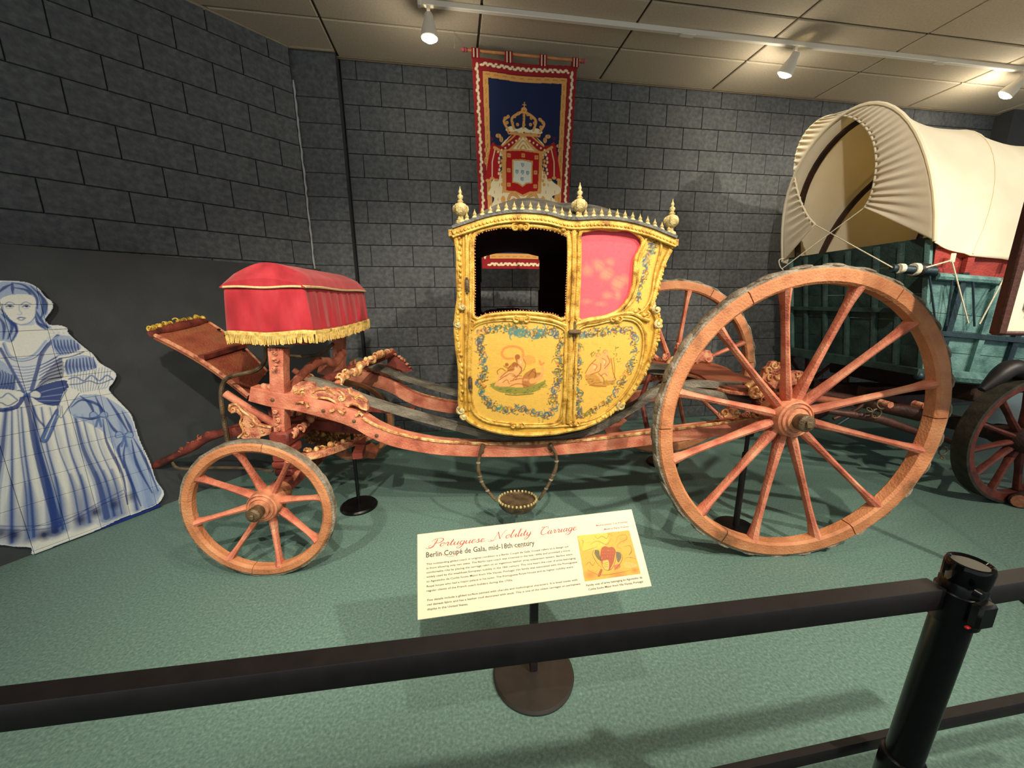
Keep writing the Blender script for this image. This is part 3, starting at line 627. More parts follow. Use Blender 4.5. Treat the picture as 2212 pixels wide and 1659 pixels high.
# ---------------------------------------------------------------- wheels
M['hub'] = mat('hub_paint', [(128, 92, 62), (204, 132, 96), (220, 156, 116)], 14, .6, 0, (60, .3))
def make_wheel(name, c, R, rw, nsp, ph, nfel, dish, out, hubr, spr, strakes, face):
    """c centre of the outer face (u,v,z); out=-1 when the outer face looks to -v"""
    w_ = empty(name, c, 0, car); tk = .075 if R > .5 else .055; V_ = lambda a: -out*a   # depth behind the outer face
    Ri = R - rw
    for k in range(nfel):
        a0 = math.radians(ph) - PI/nsp + 2*PI*k/nfel + .004; a1 = a0 + 2*PI/nfel - .008; m = MB(); rings = []; ns = 14
        for i in range(ns+1):
            a = a0 + (a1-a0)*i/ns; e = .008
            sec = [(Ri, V_(.012)), (Ri+.012, V_(0)), (R-.022, V_(0)), (R-.014, V_(.008)), (R-.012, V_(tk-.008)), (R-.02, V_(tk)), (Ri+.012, V_(tk)), (Ri, V_(tk-.012))]
            rings.append([(r*math.cos(a), v, r*math.sin(a)) for r, v in sec])
        obj('felloe', m.loft(rings), M['rim'], w_)
    # iron tyre in strakes with lumpy nails
    m = MB(); rings = []; N = 96
    for i in range(N):
        a = 2*PI*i/N; g = .003*math.sin(i*1.7)*math.sin(i*.61)
        sec = [(R-.016, V_(.010)), (R-.001+g, V_(.013)), (R+g, V_(tk-.013)), (R-.016, V_(tk-.006))]
        rings.append([(r*math.cos(a), v, r*math.sin(a)) for r, v in sec])
    rings.append(rings[0]); m.loft(rings, True, False)
    ty = obj('tyre', m, M['tyre'], w_)
    if strakes:
        for k in range(strakes):
            a = 2*PI*(k+.3)/strakes; lm = MB(); L_ = .055 if R > .5 else .03
            lm.ball((0, 0, 0), (.011, tk*.46, L_), 10, 6); ca, sa = math.cos(a), math.sin(a)
            lm.v = [((R-.001+x)*ca - z*sa, V_(tk*.5)+y, (R-.001+x)*sa + z*ca) for x, y, z in lm.v]
            obj('tyre_nail_head', lm, M['tyre'], w_)
    for k in range(nsp):
        a = math.radians(ph) + 2*PI*k/nsp; d = np.array([math.cos(a), 0, math.sin(a)]); up = np.array([0, 1, 0.])
        path = []; rad = []
        for i in range(9):
            t = i/8; r = hubr*.7 + (Ri + .012 - hubr*.7)*t
            path.append(d*r + np.array([0, V_(tk*.5 + dish*(1-t)), 0])); rad.append(spr*[1.3, 1.4, 1.2, 1.05, .98, .94, .94, 1.08, 1.55][i])
        obj('spoke', MB().tube(path, rad, 8, .72, up=(0, 1, 0)), M['red'], w_)
    h = tk*.5 + dish
    prof = [(hubr*.62, h+.14), (hubr*.75, h+.12), (hubr*.86, h+.05), (hubr*1.0, h+.03), (hubr*1.02, h-.03), (hubr*.96, h-.045), (hubr*.95, h-.06), (hubr*.88, h-.066), (hubr*.86, h-.060), (hubr*.80, h-.060), (hubr*.78, h-.070), (hubr*.68, h-.074), (hubr*.66, h-.068), (hubr*.60, h-.068), (hubr*.57, h-.080), (hubr*.48, h-.082), (hubr*.30, h-.082)]
    prof = [(r, V_(q)) for r, q in prof]
    obj('hub', MB().lathe(prof[::out], 28, ax='y'), M['hub'], w_)
    q0 = h-.075; e = [(.02, q0), (hubr*.40, q0), (hubr*.38, q0-.03), (hubr*.44, q0-.033), (hubr*.44, q0-.058), (hubr*.34, q0-.066), (hubr*.1, q0-.068)]
    obj('axle_cap', MB().lathe([(r, V_(q)) for r, q in e][::out], 16, ax='y').box((-hubr*.16, min(V_(q0-.06), V_(q0-.08)), -hubr*.16), (hubr*.16, max(V_(q0-.06), V_(q0-.08)), hubr*.16), .003), M['iron'], w_)
    return w_
make_wheel('rear_wheel', (0, 0, .793), .793, .088, 12, 16, 6, .094, -1, .105, .0245, 30, 0)
make_wheel('rear_wheel', (-.03, 1.56, .80), .80, .088, 12, 20, 6, .094, 1, .105, .0245, 30, 0)
make_wheel('front_wheel', (-2.832, 0, .383), .383, .062, 8, 10.5, 4, .075, -1, .082, .020, 0, 0)
make_wheel('front_wheel', (-2.91, 1.55, .383), .383, .062, 8, 30, 4, .075, 1, .082, .020, 0, 0)

# ---------------------------------------------------------------- coach body
VM = .78
def vf(z): return .17 + .05*(max(0, 1.30-z)/.6)**2
def vfa(Z): return .17 + .05*(np.maximum(0, 1.30-Z)/.6)**2
def cb(px):
    v = .17
    for _ in range(4): u, z = cv(px, v); v = vf(z)
    return (u, z)
def cbl(l, n=0, closed=False):
    q = [cb(p) for p in l]; return smooth(q, n, closed) if n else q
zt = lambda l: [(940 + x/3.95, 400 + y/3.95) for x, y in l]       # upper detail view
zl = lambda l: [(940 + x/3.6875, 660 + y/3.6875) for x, y in l]   # lower detail view
top_px = [(978, 497), (1000, 489), (1050, 473), (1090, 465), (1130, 463), (1180, 467), (1215, 476), (1240, 479), (1300, 477), (1350, 482), (1400, 495), (1430, 507), (1456, 518)]
rear_px = [(1447, 540), (1432, 570), (1420, 610), (1412, 640), (1408, 662), (1418, 690), (1416, 720), (1408, 760), (1392, 800), (1370, 838), (1340, 872), (1300, 903), (1260, 922)]
bot_px = [(1200, 934), (1140, 938), (1090, 934), (1050, 925), (1020, 912), (1000, 895)]
front_px = [(994, 870), (994, 800), (988, 750), (985, 710), (988, 670), (992, 640), (990, 600), (990, 550), (984, 510)]
topc = smooth([cb(p) for p in top_px], 4); rearc = smooth([cb(p) for p in rear_px], 4); botc = smooth([cb(p) for p in bot_px], 4); frontc = smooth([cb(p) for p in front_px], 4)
outline = topc + rearc + botc + frontc
win = cbl(zt([(338, 462), (400, 402), (520, 372), (640, 365), (730, 383), (820, 365), (980, 385), (1080, 420), (1130, 468), (1130, 700), (1118, 900), (1105, 1125), (1000, 1100), (850, 1083), (700, 1075), (550, 1085), (430, 1100), (340, 1120), (337, 900), (335, 700)]), 3, True)
pink = cbl(zt([(1240, 430), (1290, 400), (1400, 380), (1520, 395), (1620, 385), (1700, 420), (1755, 480), (1740, 540), (1700, 620), (1690, 720), (1680, 850), (1640, 960), (1560, 1060), (1450, 1110), (1330, 1130), (1215, 1130), (1222, 900), (1234, 650)]), 3, True)
dpan = cbl(zl([(300, 200), (340, 155), (430, 128), (560, 118), (640, 122), (690, 138), (740, 122), (880, 138), (980, 165), (1040, 225), (1043, 400), (1030, 600), (1010, 800), (985, 905), (900, 935), (700, 938), (500, 920), (390, 890), (315, 820), (292, 700), (287, 500), (290, 300)]), 3, True)
qpan = cbl(zl([(1120, 230), (1180, 170), (1280, 150), (1400, 120), (1500, 108), (1580, 125), (1630, 175), (1655, 260), (1645, 400), (1600, 550), (1510, 700), (1390, 820), (1260, 900), (1120, 930), (1085, 900), (1085, 620), (1100, 400)]), 3, True)
upan = cbl(zt([(1790, 470), (1850, 435), (1905, 450), (1925, 520), (1905, 620), (1870, 760), (1850, 900), (1820, 1000), (1760, 1075), (1680, 1090), (1610, 1070), (1680, 990), (1720, 880), (1722, 740), (1740, 620)]), 3, True)
Y0 = lin((208, 162, 62)); Y1 = lin((220, 178, 84)); DK = lin((96, 74, 40)); TE = lin((76, 124, 116)); BL = lin((52, 88, 112)); OR = lin((216, 128, 66)); GR = lin((110, 120, 50)); SK = lin((224, 160, 92)); SB = lin((160, 96, 46))
ux = [p[0] for p in outline]; uz = [p[1] for p in outline]
pc = Canvas(min(ux)-.01, max(ux)+.01, min(uz)-.01, max(uz)+.01, .0029, Y0)
pc.noise(.05, 2, 6); 
for pl_ in (dpan, qpan, upan): pc.poly(pl_, Y1, .6)
gs = np.random.RandomState(4)
for _ in range(900):
    x, z = gs.uniform(min(ux), max(ux)), gs.uniform(min(uz), max(uz)); pc.line([(x, z), (x+gs.uniform(.01, .04), z+gs.uniform(-.002, .002))], .003, lin((190, 140, 50)), .22)
def curl(x, z, R, a0, sg, col, wd=.006, turns=.9):
    pts = []
    for i in range(14):
        t = i/13; a = a0 + sg*turns*2*PI*t; q = R*(1-.75*t); pts.append((x+q*math.cos(a), z+q*math.sin(a)))
    pc.line(pts, [wd*.5, wd, wd*.4], col, .85)
def leafs(x, z, n, r, col):
    for _ in range(n):
        a = gs.uniform(0, 2*PI); q = gs.uniform(.2, 1)*r; pc.disc(x+q*math.cos(a), z+q*math.sin(a), gs.uniform(.0028, .0052), col, .85, gs.uniform(.0024, .004))
def band(l, seed, dens=1.0, R=.02):
    q = smooth([cb(p) for p in l], 13); 
    for i, p in enumerate(q):
        if gs.rand() > dens: continue
        x = p[0] + gs.uniform(-.012, .012); z = p[1] + gs.uniform(-.012, .012)
        c = [TE, BL, DK, GR, OR, TE, DK, BL][gs.randint(8)]
        k = gs.randint(4)
        if k == 0: curl(x, z, gs.uniform(.6, 1.1)*R, gs.uniform(0, 6), gs.choice([-1, 1]), c)
        elif k == 1: leafs(x, z, 7, R*1.1, DK)
        elif k == 2: curl(x, z, gs.uniform(.5, .9)*R, gs.uniform(0, 6), gs.choice([-1, 1]), c, .009, .5)
        else:
            a = gs.uniform(0, 6); pc.line(smooth([(x, z), (x+.5*R*math.cos(a), z+.5*R*math.sin(a)), (x+R*math.cos(a+.7), z+R*math.sin(a+.7))], 4), [.004, .009, .003], c, .85)
band(zl([(370, 200), (460, 185), (560, 175), (640, 200), (720, 210), (820, 230), (920, 200), (990, 240)]), 1, 1, .024)
for x in (610, 660, 720, 800, 840):
    p = cb(zl([(x, 215+20*math.sin(x))])[0])
    for _ in range(3): curl(p[0]+gs.uniform(-.01, .01), p[1]+gs.uniform(-.012, .012), gs.uniform(.014, .028), gs.uniform(0, 6), gs.choice([-1, 1]), TE, .011, .7)
band(zl([(355, 240), (350, 320), (370, 420), (390, 520), (360, 600), (370, 680), (400, 750), (450, 800)]), 2, 1, .024)
band(zl([(990, 280), (990, 400), (975, 520), (960, 620), (930, 720), (950, 800), (900, 870), (820, 880)]), 3, 1, .026)
band(zl([(460, 800), (560, 830), (660, 820), (760, 850), (850, 860)]), 4, 1, .024)
band(zl([(1160, 250), (1250, 215), (1350, 210), (1450, 200), (1550, 200), (1590, 280)]), 5, 1, .022)
band(zl([(1590, 300), (1580, 420), (1540, 520), (1480, 620), (1420, 720), (1330, 790), (1220, 860), (1130, 880)]), 6, .9, .02)
band(zl([(1135, 300), (1140, 420), (1130, 520), (1125, 640), (1140, 720), (1130, 820), (1150, 870)]), 7, 1, .024)
band(zt([(1860, 490), (1840, 560), (1800, 640), (1800, 720), (1770, 800), (1740, 900), (1720, 980)]), 8, .9, .018)
ZL = lambda l: [cb(p) for p in zl(l)]
def pf(l, c, a=.95): pc.poly(smooth(ZL(l), 3, True), c, a)
def pln(l, wd, c, a=.9): pc.line(smooth(ZL(l), 4), wd, c, a)
# door picture: reclining figures on a green bank with a dolphin
pf([(440, 640), (480, 610), (560, 640), (700, 650), (840, 610), (880, 590), (860, 640), (780, 690), (650, 700), (520, 690)], GR, .8); pln([(560, 705), (640, 712), (780, 700)], .006, lin((60, 80, 40)))
pln([(620, 420), (560, 420), (530, 380), (560, 335), (630, 325), (690, 350), (700, 400), (680, 410)], .013, OR, .8)
pf([(650, 470), (640, 420), (660, 395), (690, 400), (700, 450), (690, 520), (650, 560), (600, 600), (540, 640), (470, 640), (520, 570), (580, 520), (620, 500)], SK)
pf([(575, 500), (620, 455), (650, 460), (655, 490), (620, 520), (580, 520)], SB, .8)
pf([(500, 560), (560, 520), (620, 540), (700, 560), (760, 580), (740, 630), (680, 650), (600, 640), (520, 640)], SK); pf([(700, 560), (780, 500), (800, 530), (860, 540), (840, 590), (760, 640), (700, 650)], SB, .8)
pln([(840, 440), (850, 480), (855, 530), (830, 580), (770, 600)], [.008, .016, .03], SK); pln([(830, 440), (843, 470), (866, 455)], .010, OR)
pf([(715, 400), (780, 400), (800, 450), (740, 470), (700, 450)], OR, .45)
for l in ([(650, 400), (650, 450), (690, 520), (640, 570)], [(520, 570), (580, 520), (640, 500)], [(500, 600), (560, 560), (640, 560)], [(600, 600), (680, 580), (720, 600)], [(500, 545), (495, 520), (530, 500), (560, 520)], [(545, 480), (575, 495), (600, 480)], [(740, 560), (790, 500), (800, 560)], [(600, 640), (660, 620), (740, 640)], [(660, 395), (640, 420), (655, 440)], [(630, 455), (655, 470), (640, 500)]): pln(l, .0045, lin((140, 74, 34)), .9)
for q in ((655, 408, .014), (632, 470, .014), (570, 470, .01)): pc.disc(*cb(zl([(q[0], q[1])])[0]), q[2], SB)
# quarter picture: two cherubs
pf([(1190, 560), (1260, 540), (1330, 590), (1400, 600), (1440, 580), (1420, 620), (1330, 650), (1240, 640)], SB, .55)
pf([(1230, 470), (1270, 440), (1310, 450), (1320, 500), (1290, 540), (1210, 550), (1195, 540), (1230, 510)], SK); pf([(1310, 400), (1350, 370), (1390, 400), (1400, 470), (1370, 520), (1330, 560), (1350, 620), (1330, 620), (1300, 560), (1310, 500)], SK)
pf([(1340, 520), (1390, 520), (1390, 560), (1430, 585), (1400, 600), (1360, 570)], SK)
for q in ((1295, 405, .017), (1352, 380, .018)): pc.disc(*cb(zl([(q[0], q[1])])[0]), q[2], SK); curl(*cb(zl([(q[0], q[1]-8)])[0]), .015, 0, 1, SB, .004)
for l in ([(1280, 430), (1230, 480), (1195, 540)], [(1320, 460), (1310, 520), (1240, 550)], [(1400, 420), (1410, 480), (1420, 540), (1440, 590)], [(1370, 400), (1390, 450), (1350, 500)], [(1300, 540), (1340, 580), (1345, 620)], [(1230, 635), (1290, 640), (1360, 645)], [(1250, 410), (1245, 390), (1260, 370)]): pln(l, .0045, lin((140, 74, 34)), .9)
for x, y in ((1255, 385), (1300, 350), (1430, 400), (1460, 440), (1440, 340)): leafs(*cb(zl([(x, y)])[0]), 6, .014, GR)
for (x, y, w1, h1, c_) in ((520, 600, 30, 12, (240, 190, 130)), (590, 560, 34, 14, (238, 186, 124)), (640, 500, 16, 26, (242, 196, 134)), (680, 450, 12, 20, (244, 200, 140)), (720, 590, 40, 16, (226, 166, 104)), (820, 560, 22, 14, (210, 150, 90)), (600, 620, 40, 10, (206, 146, 86)), (1270, 490, 16, 20, (242, 196, 134)), (1350, 450, 14, 26, (244, 200, 140)), (1240, 530, 20, 10, (206, 146, 86)), (1345, 560, 12, 18, (226, 170, 110)), (1370, 500, 8, 16, (210, 150, 90))):
    q_ = cb(zl([(x, y)])[0]); pc.disc(q_[0], q_[1], w1/1600, lin(c_), .7, h1/1600, soft=.8)
for k in range(70):
    x = gs.uniform(430, 880); y = 640 + 50*math.sin((x-430)/450*PI) + gs.uniform(-22, 16); q_ = cb(zl([(x, y)])[0]); pc.line([(q_[0], q_[1]), (q_[0]+gs.uniform(.004, .014), q_[1]+gs.uniform(-.002, .004))], .004, [GR, lin((70, 90, 46)), lin((150, 140, 60))][k % 3], .8)
for k in range(40):
    x = gs.uniform(1190, 1430); y = 600 + gs.uniform(-14, 30); q_ = cb(zl([(x, y)])[0]); pc.line([(q_[0], q_[1]), (q_[0]+gs.uniform(.004, .012), q_[1])], .004, [SB, lin((120, 80, 44)), GR][k % 3], .7)
for l in ([(560, 560), (600, 540), (640, 560), (620, 590)], [(660, 470), (690, 500), (670, 540)], [(700, 420), (720, 470), (700, 520)], [(540, 610), (570, 590), (590, 620)], [(640, 590), (660, 560), (690, 560)], [(770, 520), (800, 540), (790, 580)], [(1250, 460), (1290, 480), (1270, 520)], [(1330, 420), (1360, 440), (1350, 480)], [(1320, 560), (1350, 540), (1370, 560)], [(1420, 420), (1430, 500), (1425, 580)]): pln(l, .0035, lin((120, 64, 34)), .8)
pc.noise(.03, 9)
side_mask = pc.inside(outline) & ~pc.inside(win) & ~pc.inside(pink)
xd = cb((1229, 700))[0]; xp = cb((1004, 700))[0]
door_mask = side_mask & (pc.X < xd) & (pc.X > xp) & (pc.Z < 1.9)
rest_mask = side_mask & ((pc.X >= xd-.003) | (pc.X <= xp+.003))
shell = lambda X, Z: (X, vfa(Z), Z)
body = obj('body_shell', pc.mesh('body_shell', rest_mask, shell, M['paint']), None, car); solid(body, .03); tag(body, 'yellow side panelling with painted scrolls and cherubs')
door = obj('door', pc.mesh('door', door_mask, lambda X, Z: (X, vfa(Z)-.006, Z), M['paint']), None, car); solid(door, .03); tag(door, 'yellow door painted with reclining figures, its window open')
def s3(q, off=.0): return [(u, vf(z)-off, z) for u, z in q]
def mould(name, q, r, mt, parent, off=.006, closed=True, n=8):
    q = list(q) + ([q[0]] if closed else []); return obj(name, MB().tube(s3(q, off), r, n, up=(0, 1, 0), caps=not closed), mt, parent)
def offs(poly, d):      # push a closed polygon outwards by d
    n = len(poly); out = []; A = sum(poly[i][0]*poly[(i+1) % n][1]-poly[(i+1) % n][0]*poly[i][1] for i in range(n)); sg = 1 if A > 0 else -1
    for i in range(n):
        a, b = poly[i-1], poly[(i+1) % n]; t = np.array([b[0]-a[0], b[1]-a[1]]); t /= np.linalg.norm(t)+1e-9; out.append((poly[i][0]+sg*d*t[1], poly[i][1]-sg*d*t[0]))
    return out
mould('window_frame', offs(win, .008), .010, M['gold'], door); mould('window_frame', offs(win, .030), .006, M['gold'], door, .008)
mould('panel_moulding', dpan, .0055, M['gold'], door, .008); mould('panel_moulding', offs(dpan, .014), .009, M['gold'], door, .008)
mould('panel_moulding', qpan, .0055, M['gold'], body, .006); mould('panel_moulding', offs(qpan, .014), .009, M['gold'], body, .006)
mould('quarter_frame', offs(pink, .006), .010, M['gold'], body, .008); mould('quarter_frame', offs(pink, .024), .006, M['gold'], body, .004)
mould('panel_moulding', upan, .0065, M['gold'], body, .006)
# nail studs round the window
ns = MB()
wv = offs(win, -.004)
for i in range(0, len(wv)):
    a, b = wv[i], wv[(i+1) % len(wv)]; L_ = math.dist(a, b)
    for k in range(max(1, int(L_/.012))): t = k/max(1, int(L_/.012)); z = a[1]+(b[1]-a[1])*t; ns.ball((a[0]+(b[0]-a[0])*t, vf(z)-.010, z), .0038, 5, 3)
obj('nail_studs', ns, M['carve'], door, kind='stuff')
# outer mouldings
mould('edge_moulding', rearc + botc + frontc, [.012], M['gold'], body, .004, False) if False else None
em = MB().tube(s3(rearc + botc + frontc, .006), .013, 8, up=(0, 1, 0)); obj('edge_moulding', em, M['gold'], body)
em = MB().tube(s3([cb(p) for p in zt([(265, 420), (268, 700), (262, 1000), (258, 1250)]) + zl([(270, 300), (262, 600), (270, 760), (330, 860), (470, 930), (680, 965), (900, 962), (1100, 950), (1260, 930), (1400, 850), (1560, 700), (1650, 520)])], .008), .007, 8, up=(0, 1, 0)); obj('edge_moulding', em, M['gold'], body)
for dx, r in ((0, .013), (.030, .008), (-.028, .008)):
    q = [(cb(p)[0]+dx, cb(p)[1]) for p in zt([(1180, 330), (1182, 700), (1165, 1130)]) + zl([(1075, 400), (1068, 650), (1060, 880), (1058, 930)])]
    obj('pillar_moulding', MB().tube(s3(smooth(q, 4), .010), r, 8, up=(0, 1, 0)), M['gold'], body)
for dx in (0, .02):
    q = [(cb(p)[0]+dx, cb(p)[1]) for p in [(1008, 520), (1008, 620), (1007, 700), (1006, 760), (1005, 850), (1006, 885)]]
    obj('pillar_moulding', MB().tube(s3(q, .010), .007, 8, up=(0, 1, 0)), M['gold'], body)
# belt moulding between door window and panel, and quarter
obj('belt_moulding', MB().tube(s3(smooth([cb(p) for p in zl([(290, 190), (310, 145), (420, 110), (600, 92), (760, 95), (920, 118), (1040, 160)])], 4), .010), .010, 8, up=(0, 1, 0)), M['gold'], door)
obj('belt_moulding', MB().tube(s3(smooth([cb(p) for p in zl([(1110, 150), (1200, 125), (1330, 100), (1450, 70), (1560, 60), (1640, 95), (1700, 120)])], 4), .010), .011, 8, up=(0, 1, 0)), M['gold'], body)
# carved leaves on the outline
def leafcluster(m, q, n, r, rs):
    for i in range(n):
        t = i/max(1, n-1)*(len(q)-1); a = int(t); b = min(a+1, len(q)-1); f = t-a; x = q[a][0]*(1-f)+q[b][0]*f; z = q[a][1]*(1-f)+q[b][1]*f
        m.ball((x+rs.uniform(-.3, .3)*r, vf(z)-.010-rs.uniform(0, .006), z+rs.uniform(-.3, .3)*r), (r*rs.uniform(.5, 1), r*.7, r*rs.uniform(.6, 1.2)), 7, 5)
rs = random.Random(3)
m = MB(); leafcluster(m, [cb(p) for p in [(993, 505), (994, 560), (993, 620), (995, 655)]], 16, .013, rs); leafcluster(m, [cb(p) for p in [(992, 665), (986, 700), (988, 730), (994, 760), (998, 800), (998, 860)]], 20, .014, rs)
obj('carved_border', m, M['gold'], body, kind='stuff')
m = MB(); leafcluster(m, [cb(p) for p in [(1452, 525), (1434, 570), (1424, 610), (1412, 655)]], 14, .010, rs); leafcluster(m, [cb(p) for p in [(1405, 665), (1420, 680), (1424, 700), (1420, 730), (1408, 770), (1392, 805), (1360, 850)]], 26, .013, rs); leafcluster(m, [cb(p) for p in [(1345, 870), (1320, 890), (1290, 906)]], 12, .014, rs)
obj('carved_border', m, M['gold'], body, kind='stuff')
m = MB()
for px, R in (((997, 885), .024), ((1003, 898), .02), ((1340, 875), .024), ((1416, 668), .024), ((1420, 700), .022), ((1000, 662), .018), ((990, 700), .02)):
    u, z = cb(px); m.scroll((u, vf(z)-.018, z), R, .008, 2.0, 1.2)
    m.ball((u, vf(z)-.018, z), (.012, .01, .012), 7, 5); obj('carved_scroll', m, M['cream'], body); m = MB()
m = MB()
for px, R in (((1124, 492), .02), ((1126, 690), .02), ((1118, 918), .016)):
    u, z = cb(px)
    for s_ in (-1, 1): m.scroll((u+s_*.024, vf(z)-.016, z), R, .006, PI/2, 1.1, sgn=-s_)
    m.ball((u, vf(z)-.018, z), (.016, .012, .014), 8, 5); obj('carved_shell', m, M['gold'], door); m = MB()
m = MB()
for px, R in (((1322, 490), .016), ((1330, 690), .016), ((1240, 915), .014), ((1396, 503), .014), ((1388, 680), .018), ((1370, 672), .014), ((1250, 495), .014), ((1216, 498), .012)):
    u, z = cb(px)
    for s_ in (-1, 1): m.scroll((u+s_*.016, vf(z)-.014, z), R, .005, PI/2, 1.1, sgn=-s_)
    m.ball((u, vf(z)-.016, z), (.013, .012, .012), 8, 5); obj('carved_shell', m, M['gold'], body); m = MB()
# hardware
for z in (1.50, 1.0):
    u = cb((1009, 600))[0]; h_ = MB().lathe([(.002, -.04), (.007, -.036), (.004, -.026), (.007, -.02), (.007, .02), (.004, .026), (.007, .036), (.002, .04)], 10, (u, vf(z)-.022, z)); h_.box((u-.012, vf(z)-.020, z-.03), (u+.012, vf(z)-.010, z+.03), .002); obj('hinge', h_, M['iron'], door)
u, z = cb((1238, 716)); hd = MB().ball((u, vf(z)-.035, z), (.026, .018, .014)).tube([(u, vf(z), z), (u, vf(z)-.035, z)], .009); hd.ball((u-.022, vf(z)-.036, z), .013); hd.ball((u+.022, vf(z)-.036, z), .013); hd.tube([(u, vf(z)-.02, z-.01), (u+.002, vf(z)-.02, z-.05)], [.01, .004]); hd.tube([(u+.004, vf(z)-.02, z+.01), (u+.004, vf(z)-.02, z+.05)], .007)
obj('door_handle', hd, M['iron'], door)
# pink fabric of the quarter light
pk = Canvas(min(p[0] for p in pink)-.02, max(p[0] for p in pink)+.02, min(p[1] for p in pink)-.02, max(p[1] for p in pink)+.02, .004, lin((226, 88, 98)))
PZ = lambda l: [cb(p) for p in zt(l)]
for x, y, rx, rz_, al in ((1400, 680, .05, .04, .55), (1460, 760, .06, .05, .55), (1560, 840, .055, .06, .6), (1500, 660, .035, .03, .4), (1620, 800, .03, .04, .5), (1310, 720, .035, .05, .45), (1480, 930, .05, .03, .45), (1290, 990, .05, .02, .3), (1420, 1020, .06, .015, .35), (1560, 940, .03, .03, .5)):
    for k in range(5): pk.disc(*[c_ + gs.uniform(-.012, .012) for c_ in PZ([(x, y)])[0]], rx*.7, lin((236, 132, 104)), al*.6, rz_*.7, soft=.7)
for l in ([(1350, 620), (1380, 750), (1460, 900), (1560, 960)], [(1640, 840), (1560, 800), (1480, 760)], [(1620, 900), (1520, 860), (1430, 800)], [(1300, 640), (1260, 720)], [(1400, 660), (1500, 740), (1620, 780)], [(1240, 940), (1380, 950), (1500, 1010)]): pk.line(smooth(PZ(l), 4), .005, lin((216, 96, 90)), .6)
pk.noise(.03, 8, 2); msk = pk.inside(offs(pink, .01))
ow = obj('quarter_fabric', pk.mesh('quarter_fabric', msk, lambda X, Z: (X, vfa(Z)+.012, Z), M['silk']), None, car); solid(ow, .01)
# far side, front, back, floor of the body (mirrored shell, dark lining inside)
fc = Canvas(min(ux)-.01, max(ux)+.01, min(uz)-.01, max(uz)+.01, .008, Y0); fm = fc.inside(outline) & ~fc.inside([(x, z + (.045 if z > 1.6 else 0)) for x, z in win])
fs_ = obj('far_side_panel', fc.mesh('far_side_panel', fm, lambda X, Z: (X, 2*VM - vfa(Z), Z), M['paint']), None, car); solid(fs_, .02, -1)
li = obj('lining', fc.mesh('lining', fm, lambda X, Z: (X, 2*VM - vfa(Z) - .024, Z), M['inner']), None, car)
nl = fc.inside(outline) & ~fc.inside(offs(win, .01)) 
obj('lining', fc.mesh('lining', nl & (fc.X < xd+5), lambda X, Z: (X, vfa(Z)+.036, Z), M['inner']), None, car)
def wrap(name, q, mt, inset=0, vin=0):
    r = [[(u, vf(z)+.004+vin, z) for u, z in q], [(u, 2*VM-vf(z)-.004-vin, z) for u, z in q]]
    return obj(name, MB().loft(r, False, False), mt, car)
wrap('front_panel', frontc[:-3], M['gold']); wrap('back_panel', rearc, M['gold']); wrap('floor_panel', botc, M['gold'])
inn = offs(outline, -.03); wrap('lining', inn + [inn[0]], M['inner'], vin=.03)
zs0 = 1.07; sb = MB().box((-1.10, .26, .98), (-.80, 1.30, 1.16), .03).box((-.90, .26, 1.1), (-.78, 1.30, 1.58), .02); obj('inner_seat', sb, M['damask'], car)
obj('arm_rest', MB().box((-1.76, .22, 1.24), (-1.60, .30, 1.335), .02), M['damask'], car)
# roof with leather dome, cornice, studs, finials
tp = smooth([cb(p) for p in top_px], 6); rings = []; NV_ = 14
for u, z in tp:
    fu = (u - tp[0][0])/(tp[-1][0]-tp[0][0]); row = []
    for j in range(NV_+1):
        s_ = -1 + 2*j/NV_; v = VM + s_*(VM-.17+.03); row.append((u, v, z + .012 + .19*(1-s_**2)*math.sin(PI*min(max(fu, .02), .98))**.5))
    rings.append(row)
rf = obj('roof', MB().loft(rings, False, False), M['roof'], car); solid(rf, .012)
cm = MB()
for sv in (0, 1):
    def V2(z, o): v = vf(z)-o; return v if sv == 0 else 2*VM - v
    obj('roof_edge', MB().bar([(u, V2(z, .012), z+.008) for u, z in tp], .014, .045), M['roof'], rf)
cm = MB()
cm.bar([(u, vf(z)-.008, z-.014) for u, z in tp], .030, .034); cm.tube([(u, vf(z)-.022, z-.034) for u, z in tp], .008, 6)
for u_, z_ in (tp[0], tp[-1]): cm.bar([(u_, .16, z_-.014), (u_, 1.40, z_-.014)], .03, .04)
cn = obj('cornice', cm, M['gold'], car)
ds = MB()
Lc = [0]; 
for a, b in zip(tp, tp[1:]): Lc.append(Lc[-1]+math.dist(a, b))
def at_len(s_):
    i = min(max(int(np.searchsorted(Lc, s_))-1, 0), len(tp)-2); f = (s_-Lc[i])/(Lc[i+1]-Lc[i]); return (tp[i][0]*(1-f)+tp[i+1][0]*f, tp[i][1]*(1-f)+tp[i+1][1]*f)
nd = 60
for k in range(nd): u, z = at_len(Lc[-1]*(k+.5)/nd); ds.ball((u, vf(z)-.028, z-.022), (.008, .006, .007), 6, 4)
obj('cornice_beads', ds, M['gold'], cn, kind='stuff')
stud = MB().lathe([(.015, 0), (.013, .006), (.008, .012), (.010, .018), (.005, .026), (.001, .04)], 8); stm = mkmesh('roof_stud', stud, M['cream'])
nst = 28
for k in range(nst):
    for sv in (0, 1):
        u, z = at_len(Lc[-1]*(k+.9)/(nst+.8)); v = vf(z) - .004
        o = bpy.data.objects.new('roof_stud', stm); COL.objects.link(o); o.parent = rf; o.location = (u, v if sv == 0 else 2*VM-v, z+.018)
fin = MB().lathe([(.028, 0), (.026, .012), (.014, .02), (.012, .032), (.024, .040), (.034, .055), (.036, .072), (.026, .088), (.012, .094), (.016, .100), (.008, .108), (.014, .118), (.014, .126), (.006, .132), (.009, .142), (.004, .154), (.001, .168)], 14)
for a in range(6): fin.ball((.030*math.cos(a*PI/3), .030*math.sin(a*PI/3), .066), (.010, .010, .018), 6, 4)
